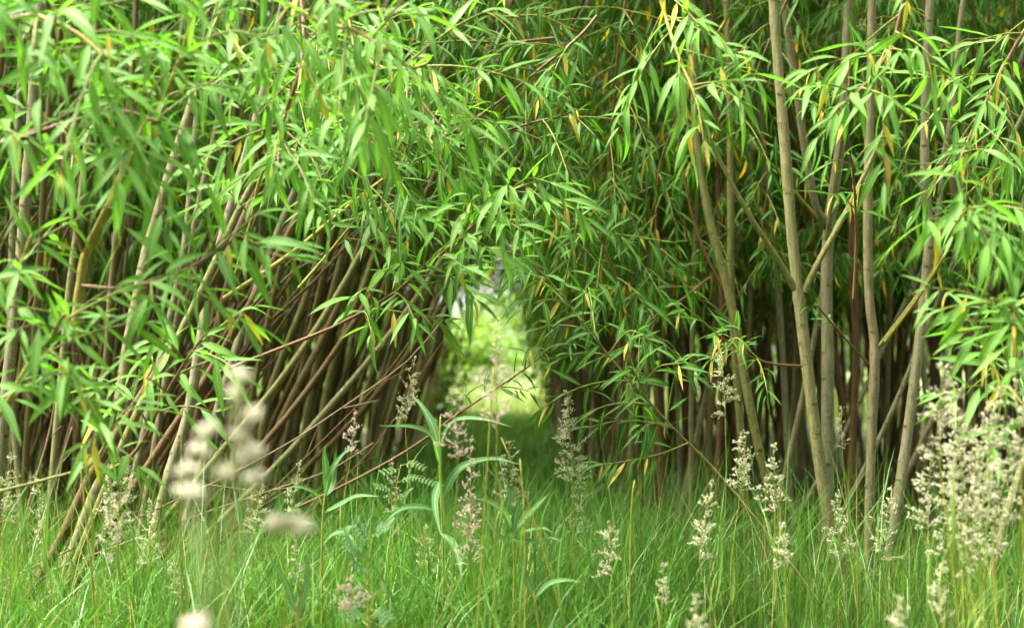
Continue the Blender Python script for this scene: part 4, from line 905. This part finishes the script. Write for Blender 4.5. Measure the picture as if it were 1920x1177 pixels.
# bare yellow-green stalks in the front grass
rng = np.random.default_rng(31)
for k, (a, b, c, Y, lab) in enumerate([(895, 1180, 925, 2.2, 'tall bare yellow stalk rising before the tunnel path'), (1062, 1180, 940, 2.4, 'bare green stalk beside the tall crisp grass head'),
        (340, 1180, 340, 2.2, 'bare stalk in the grass under the cream heads'), (1180, 1180, 1190, 2.5, 'bare stalk before the arching branch foot'),
        (985, 1180, 975, 2.3, 'yellow stalk right of the tall bare one'), (180, 1180, 150, 2.4, 'yellow stalk in the corner grass')]):
    q = catmull(to_ground(px([(a, b, Y), ((a+c)/2+rng.normal(0, 4), 960, Y), (c, [690, 820, 800, 900, 860, 860][k], Y)])), 16); base = q[0].copy()
    t = thing('grass_stalk', lab, 'grass stalk', base, 'bare grass stalks'); mb = MB(); tube(mb, q, np.linspace(.0019, .0011, 16), 5); mb.build('stem', 'stalk', t, base)
    for j in range(2):
        i = 5+4*j; az = rng.uniform(0, 6.28); mb2 = MB()
        leaves(mb2, LEAF_HI, [q[i]], [[math.cos(az)*.5, math.sin(az)*.5, 1]], [[-math.cos(az), -math.sin(az), .5]], rng.uniform(.12, .22), .003, rng.uniform(-1.6, -.5), rng.random()); mb2.build('blade', 'blade', t, base)

# ------------------------------------------------------------------ broad-leaved herbs with arching bluish leaves, and vetch
def ribbon(mb, q, W, rnd, fold=.25):
    n = len(q); t = tangents(q); s = nrm(np.cross(t, np.array([0.15, -.75, .65]))); u = np.cross(s, t); f = np.linspace(0, 1, n)
    w_ = W*np.clip(np.sin(np.pi*np.clip(f, 0, 1)**.62), .06, 1)[:, None]; lift = u*w_*fold
    V = np.stack([q-s*w_+lift, q, q+s*w_+lift], 1).reshape(-1, 3); C = np.zeros((n*3, 4)); C[1::3, 0] = 1; C[:, 1] = np.repeat(f, 3); C[:, 2] = rnd
    i = np.arange(n-1)[:, None]*3; Q = np.concatenate([np.concatenate([i+j, i+j+1, i+j+4, i+j+3], 1) for j in (0, 1)])
    mb.add(V, Q, None, C)
def herb(label, stem, lvs, seed, W=.008):
    rng = np.random.default_rng(seed); q = catmull(to_ground(px(stem)), 20); base = q[0].copy(); t = thing('meadow_herb', label, 'plant', base, 'broad-leaved meadow herbs')
    mb = MB(); tube(mb, q, np.linspace(.0028, .0014, 20), 6); mb.build('stem', 'stalk', t, base)
    for l in lvs:
        mb = MB(); ribbon(mb, catmull(px(l), 14), W*rng.uniform(.8, 1.15), rng.random()); mb.build('leaf', 'glaucous', t, base)
herb('tall herb with arching bluish leaves before the tunnel', [(832, 1170, 2.7), (830, 1000, 2.7), (824, 880, 2.7), (826, 780, 2.7)],
     [[(824, 870, 2.7), (810, 820, 2.66), (775, 800, 2.62), (712, 798, 2.58)], [(826, 830, 2.7), (850, 790, 2.65), (900, 785, 2.6), (960, 800, 2.55)], [(825, 900, 2.7), (815, 940, 2.62), (822, 985, 2.58), (830, 1010, 2.56)],
      [(826, 940, 2.7), (860, 880, 2.68), (920, 860, 2.64), (975, 870, 2.6)], [(828, 1000, 2.7), (850, 1020, 2.62), (862, 1060, 2.58), (866, 1090, 2.55)], [(824, 850, 2.7), (812, 800, 2.72), (790, 760, 2.74), (770, 740, 2.76)], [(825, 960, 2.7), (790, 950, 2.65), (750, 955, 2.6), (715, 985, 2.56)]], 1)
herb('short herb with spear leaves fanning above the grass', [(962, 1175, 2.6), (964, 1080, 2.6), (962, 1000, 2.6), (958, 965, 2.6)],
     [[(962, 1000, 2.6), (985, 970, 2.57), (1010, 945, 2.55), (1032, 922, 2.53)], [(960, 990, 2.6), (945, 960, 2.57), (915, 940, 2.55), (885, 934, 2.52)], [(962, 1005, 2.6), (990, 995, 2.55), (1020, 990, 2.5), (1035, 998, 2.48)],
      [(960, 1010, 2.6), (1000, 1015, 2.55), (1030, 1008, 2.5), (1052, 1012, 2.46)], [(958, 1000, 2.6), (950, 960, 2.6), (955, 930, 2.6), (948, 900, 2.6)], [(958, 1020, 2.6), (930, 1000, 2.55), (905, 965, 2.5), (890, 955, 2.48)], [(962, 1000, 2.6), (966, 970, 2.6), (972, 945, 2.6), (966, 925, 2.6)]], 2)
herb('herb with spear leaves at the foot of the bowing stems', [(604, 1160, 2.7), (603, 1050, 2.7), (606, 960, 2.7), (614, 890, 2.7)],
     [[(610, 930, 2.7), (618, 890, 2.68), (640, 855, 2.66), (668, 832, 2.64)], [(608, 960, 2.7), (640, 945, 2.66), (670, 930, 2.62), (712, 930, 2.58)], [(606, 950, 2.7), (590, 925, 2.66), (560, 912, 2.62), (535, 915, 2.58)],
      [(612, 920, 2.7), (612, 885, 2.7), (608, 850, 2.7), (612, 828, 2.7)], [(604, 1000, 2.7), (585, 980, 2.66), (565, 985, 2.62), (560, 1010, 2.6)], [(612, 930, 2.7), (622, 905, 2.72), (628, 870, 2.72), (630, 840, 2.72)], [(604, 1020, 2.7), (630, 1000, 2.66), (655, 1005, 2.62), (670, 1035, 2.6)]], 3)
herb('herb with one long pale leaf low in the middle grass', [(1010, 1175, 2.3), (1004, 1130, 2.3), (1000, 1110, 2.3)], [[(1002, 1120, 2.3), (1030, 1095, 2.27), (1060, 1088, 2.24), (1092, 1090, 2.2)], [(1000, 1115, 2.3), (985, 1080, 2.3), (980, 1050, 2.3), (990, 1030, 2.3)]], 4, W=.006)
herb('herb with long upright blades in the front grass below the first bowing stems', [(560, 1175, 2.1), (556, 1130, 2.1)], [[(556, 1150, 2.1), (535, 1090, 2.1), (515, 1060, 2.1), (500, 1035, 2.1)], [(560, 1150, 2.1), (575, 1090, 2.1), (578, 1050, 2.1), (592, 1020, 2.1)]], 5, W=.005)

def vetch(label, stem, lvs, seed, sz=.011):
    rng = np.random.default_rng(seed); q = catmull(to_ground(px(stem)), 14); base = q[0].copy(); t = thing('vetch_plant', label, 'plant', base, 'vetch plants')
    mb = MB(); tube(mb, q, np.linspace(.0016, .0009, 14), 5); mb.build('stem', 'stalk', t, base)
    for l in lvs:
        r_ = catmull(px(l), 14); mb = MB(); tube(mb, r_, np.linspace(.0008, .0004, 14), 4); rr = mb.build('leaf_stalk', 'stalk', t, base); tg = tangents(r_); L = np.linalg.norm(np.diff(r_, axis=0), axis=1).sum()
        m = int(L/.0085); o_, d_ = [], []
        for k in range(2, m):
            f = k/m*13; i = min(int(f), 12); p_ = r_[i]+(r_[i+1]-r_[i])*(f-i); sd = nrm(np.cross(tg[i], [0, -.7, .7]))
            for s_ in (-1, 1): o_.append(p_); d_.append(sd*s_+tg[i]*.45)
        for pp, dd in zip(o_, d_):
            mb = MB(); leaves(mb, LEAF_MID, [pp], [dd], nrm(np.array([[0, -.6, .8]])+rng.normal(0, .15, (1, 3))), sz*rng.uniform(.8, 1.15), sz*.24, .2, rng.random()); mb.build('leaflet', 'vetch', rr, base)
vetch('blue-green vetch with broad feathery leaves before the herb', [(690, 1150, 2.4), (690, 1060, 2.4), (700, 1000, 2.4)],
      [[(690, 1050, 2.4), (665, 1030, 2.38), (650, 1010, 2.36), (645, 985, 2.34)], [(695, 1020, 2.4), (680, 1000, 2.38), (665, 975, 2.36)], [(696, 1010, 2.4), (715, 990, 2.38), (735, 980, 2.36)], [(690, 1070, 2.4), (670, 1060, 2.36), (655, 1045, 2.34)]], 1, .016)
vetch('green vetch with thin feathery leaves climbing toward the tunnel dark', [(735, 1080, 2.9), (738, 980, 2.9), (745, 900, 2.9), (752, 870, 2.9)],
      [[(744, 905, 2.9), (770, 895, 2.88), (800, 900, 2.86), (830, 915, 2.84)], [(750, 880, 2.9), (735, 880, 2.88), (712, 888, 2.86)], [(742, 930, 2.9), (720, 915, 2.88), (700, 910, 2.86)], [(741, 940, 2.9), (760, 925, 2.88), (770, 918, 2.86)], [(752, 872, 2.9), (775, 868, 2.88), (800, 880, 2.86)]], 2)
vetch('low vetch at the bottom edge under the pinkish tuft', [(690, 1190, 2.1), (692, 1150, 2.1), (700, 1120, 2.1)],
      [[(692, 1150, 2.1), (670, 1150, 2.08), (640, 1160, 2.06)], [(694, 1140, 2.1), (715, 1150, 2.08), (735, 1165, 2.06)], [(700, 1120, 2.1), (712, 1105, 2.1), (725, 1098, 2.1)]], 3, .014)

# ------------------------------------------------------------------ trees and shrubs beyond the tunnel
def far_tree(label, name, x, y, h, rx, material, seed, n=2600, trunk=True, low=.25, lf=(.10, .2)):
    rng = np.random.default_rng(seed); t = thing(name, label, 'tree' if trunk else 'shrub', (x, y, 0), 'trees and shrubs beyond the tunnel')
    mb = MB()
    for j in range(7 if trunk else 9):
        a = rng.uniform(0, 6.28); rr = rng.uniform(.3, .8)*rx; z1 = h*rng.uniform(.55, .92); s0 = h*rng.uniform(.05, .35) if trunk else 0
        p = catmull([[0, 0, s0 if j else 0], [math.cos(a)*rr*.4, math.sin(a)*rr*.4, (s0+z1)/2], [math.cos(a)*rr, math.sin(a)*rr, z1]], 9) if j or not trunk else np.stack([np.zeros(9), np.zeros(9), np.linspace(-.05, h*.85, 9)], -1)
        tube(mb, p, np.linspace(.022*h*(1 if j == 0 and trunk else .4), .01, 9), 7)
    mb.build('trunk', 'bark_grey', t)
    mb = MB(); cl = 46; c = rng.normal(size=(cl, 3)); c = nrm(c)*rng.uniform(.25, 1, (cl, 1))**.5*np.array([rx, rx, h*(1-low)/2])+np.array([0, 0, h*(1+low)/2])
    i = rng.integers(cl, size=n); p = c[i]+rng.normal(size=(n, 3))*rx*.17; p[:, 2] = np.maximum(p[:, 2], .05)
    leaves(mb, LEAF_LO, p, rng.normal(size=(n, 3))-UP*.5, nrm(UP+rng.normal(0, .6, (n, 3))), rng.uniform(*lf, n), rng.uniform(.022, .04, n), .6, rng.random(n))
    mb.build('crown', material, t)['kind'] = 'stuff'
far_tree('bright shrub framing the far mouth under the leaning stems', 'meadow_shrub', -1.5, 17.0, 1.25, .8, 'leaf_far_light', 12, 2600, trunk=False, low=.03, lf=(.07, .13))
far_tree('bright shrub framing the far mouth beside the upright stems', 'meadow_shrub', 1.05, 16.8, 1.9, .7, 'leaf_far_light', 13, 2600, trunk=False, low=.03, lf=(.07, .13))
for k, (x, y, lab) in enumerate([(-.66, 13.0, 'leafy sapling last before the far mouth under the bowing stems'), (-.9, 14.2, 'leafy sapling just outside the far mouth under the bowing stems'),
        (.44, 12.6, 'leafy sapling last before the far mouth by the upright stems'), (.62, 14.3, 'leafy sapling just outside the far mouth by the upright stems')]):
    far_tree(lab, 'willow_sapling', x, y, [1.0, 1.3, 1.5][k % 3], .26, 'leaf_far_light', 40+k, 650, trunk=False, low=.05, lf=(.05, .09))
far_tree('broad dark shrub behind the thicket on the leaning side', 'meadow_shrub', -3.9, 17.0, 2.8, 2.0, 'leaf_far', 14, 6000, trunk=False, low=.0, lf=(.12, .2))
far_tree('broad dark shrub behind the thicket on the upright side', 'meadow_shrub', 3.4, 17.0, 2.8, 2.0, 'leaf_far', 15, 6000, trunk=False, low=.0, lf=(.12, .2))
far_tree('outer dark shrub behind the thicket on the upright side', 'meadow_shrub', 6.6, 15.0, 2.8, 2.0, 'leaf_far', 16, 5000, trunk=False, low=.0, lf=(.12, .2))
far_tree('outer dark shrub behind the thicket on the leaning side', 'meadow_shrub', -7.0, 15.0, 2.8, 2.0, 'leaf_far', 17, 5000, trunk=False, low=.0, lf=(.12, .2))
far_tree('tall dark tree filling the far end of the tunnel', 'broadleaf_tree', 1.3, 31, 6.5, 2.0, 'leaf_far', 1, 6000)
far_tree('pale yellow-green shrub low at the tunnel end', 'meadow_shrub', -1.0, 20, 1.25, 1.1, 'leaf_far_light', 2, 3500, trunk=False, low=.05)
far_tree('light green shrub behind the pale meadow grass', 'meadow_shrub', .5, 25, 2.3, 1.4, 'leaf_far_light', 3, 4000, trunk=False, low=.05)
far_tree('second tree beyond the meadow behind the upright stems', 'broadleaf_tree', 3.6, 33, 6.0, 2.4, 'leaf_far', 4, 5000)
far_tree('tree beyond the meadow behind the leaning stems', 'broadleaf_tree', -5.2, 34, 5.0, 2.4, 'leaf_far', 5, 5000)
far_tree('light shrub beside the meadow behind the upright stems', 'meadow_shrub', 2.0, 21, 2.2, 1.2, 'leaf_far_light', 6, 3000, trunk=False, low=.05)
far_tree('light shrub beside the meadow behind the leaning stems', 'meadow_shrub', -3.0, 24, 2.2, 1.4, 'leaf_far_light', 7, 3000, trunk=False, low=.05)
mb = MB(); rng = np.random.default_rng(88); n = 2200
y = rng.uniform(15, 24, n); x = rng.uniform(-1, 1, n)*1.6-.2; z = rng.uniform(.25, .6, n)
lozenges(mb, np.stack([x, y, z], -1), rng.normal(0, .4, (n, 3))+UP, rng.uniform(.03, .06, n), rng.uniform(.006, .012, n), rng.random(n))
tag(mb.build('meadow_grass_flowers', 'spike_pale'), 'pale grass flowers over the bright meadow beyond the tunnel', 'grass flowers', kind='stuff')
print('hero leaves', NLEAF, 'objects', len(bpy.data.objects), 'tris', sum(sum(len(p.vertices)-2 for p in m.polygons) if False else len(m.loops)-2*len(m.polygons) for m in bpy.data.meshes))
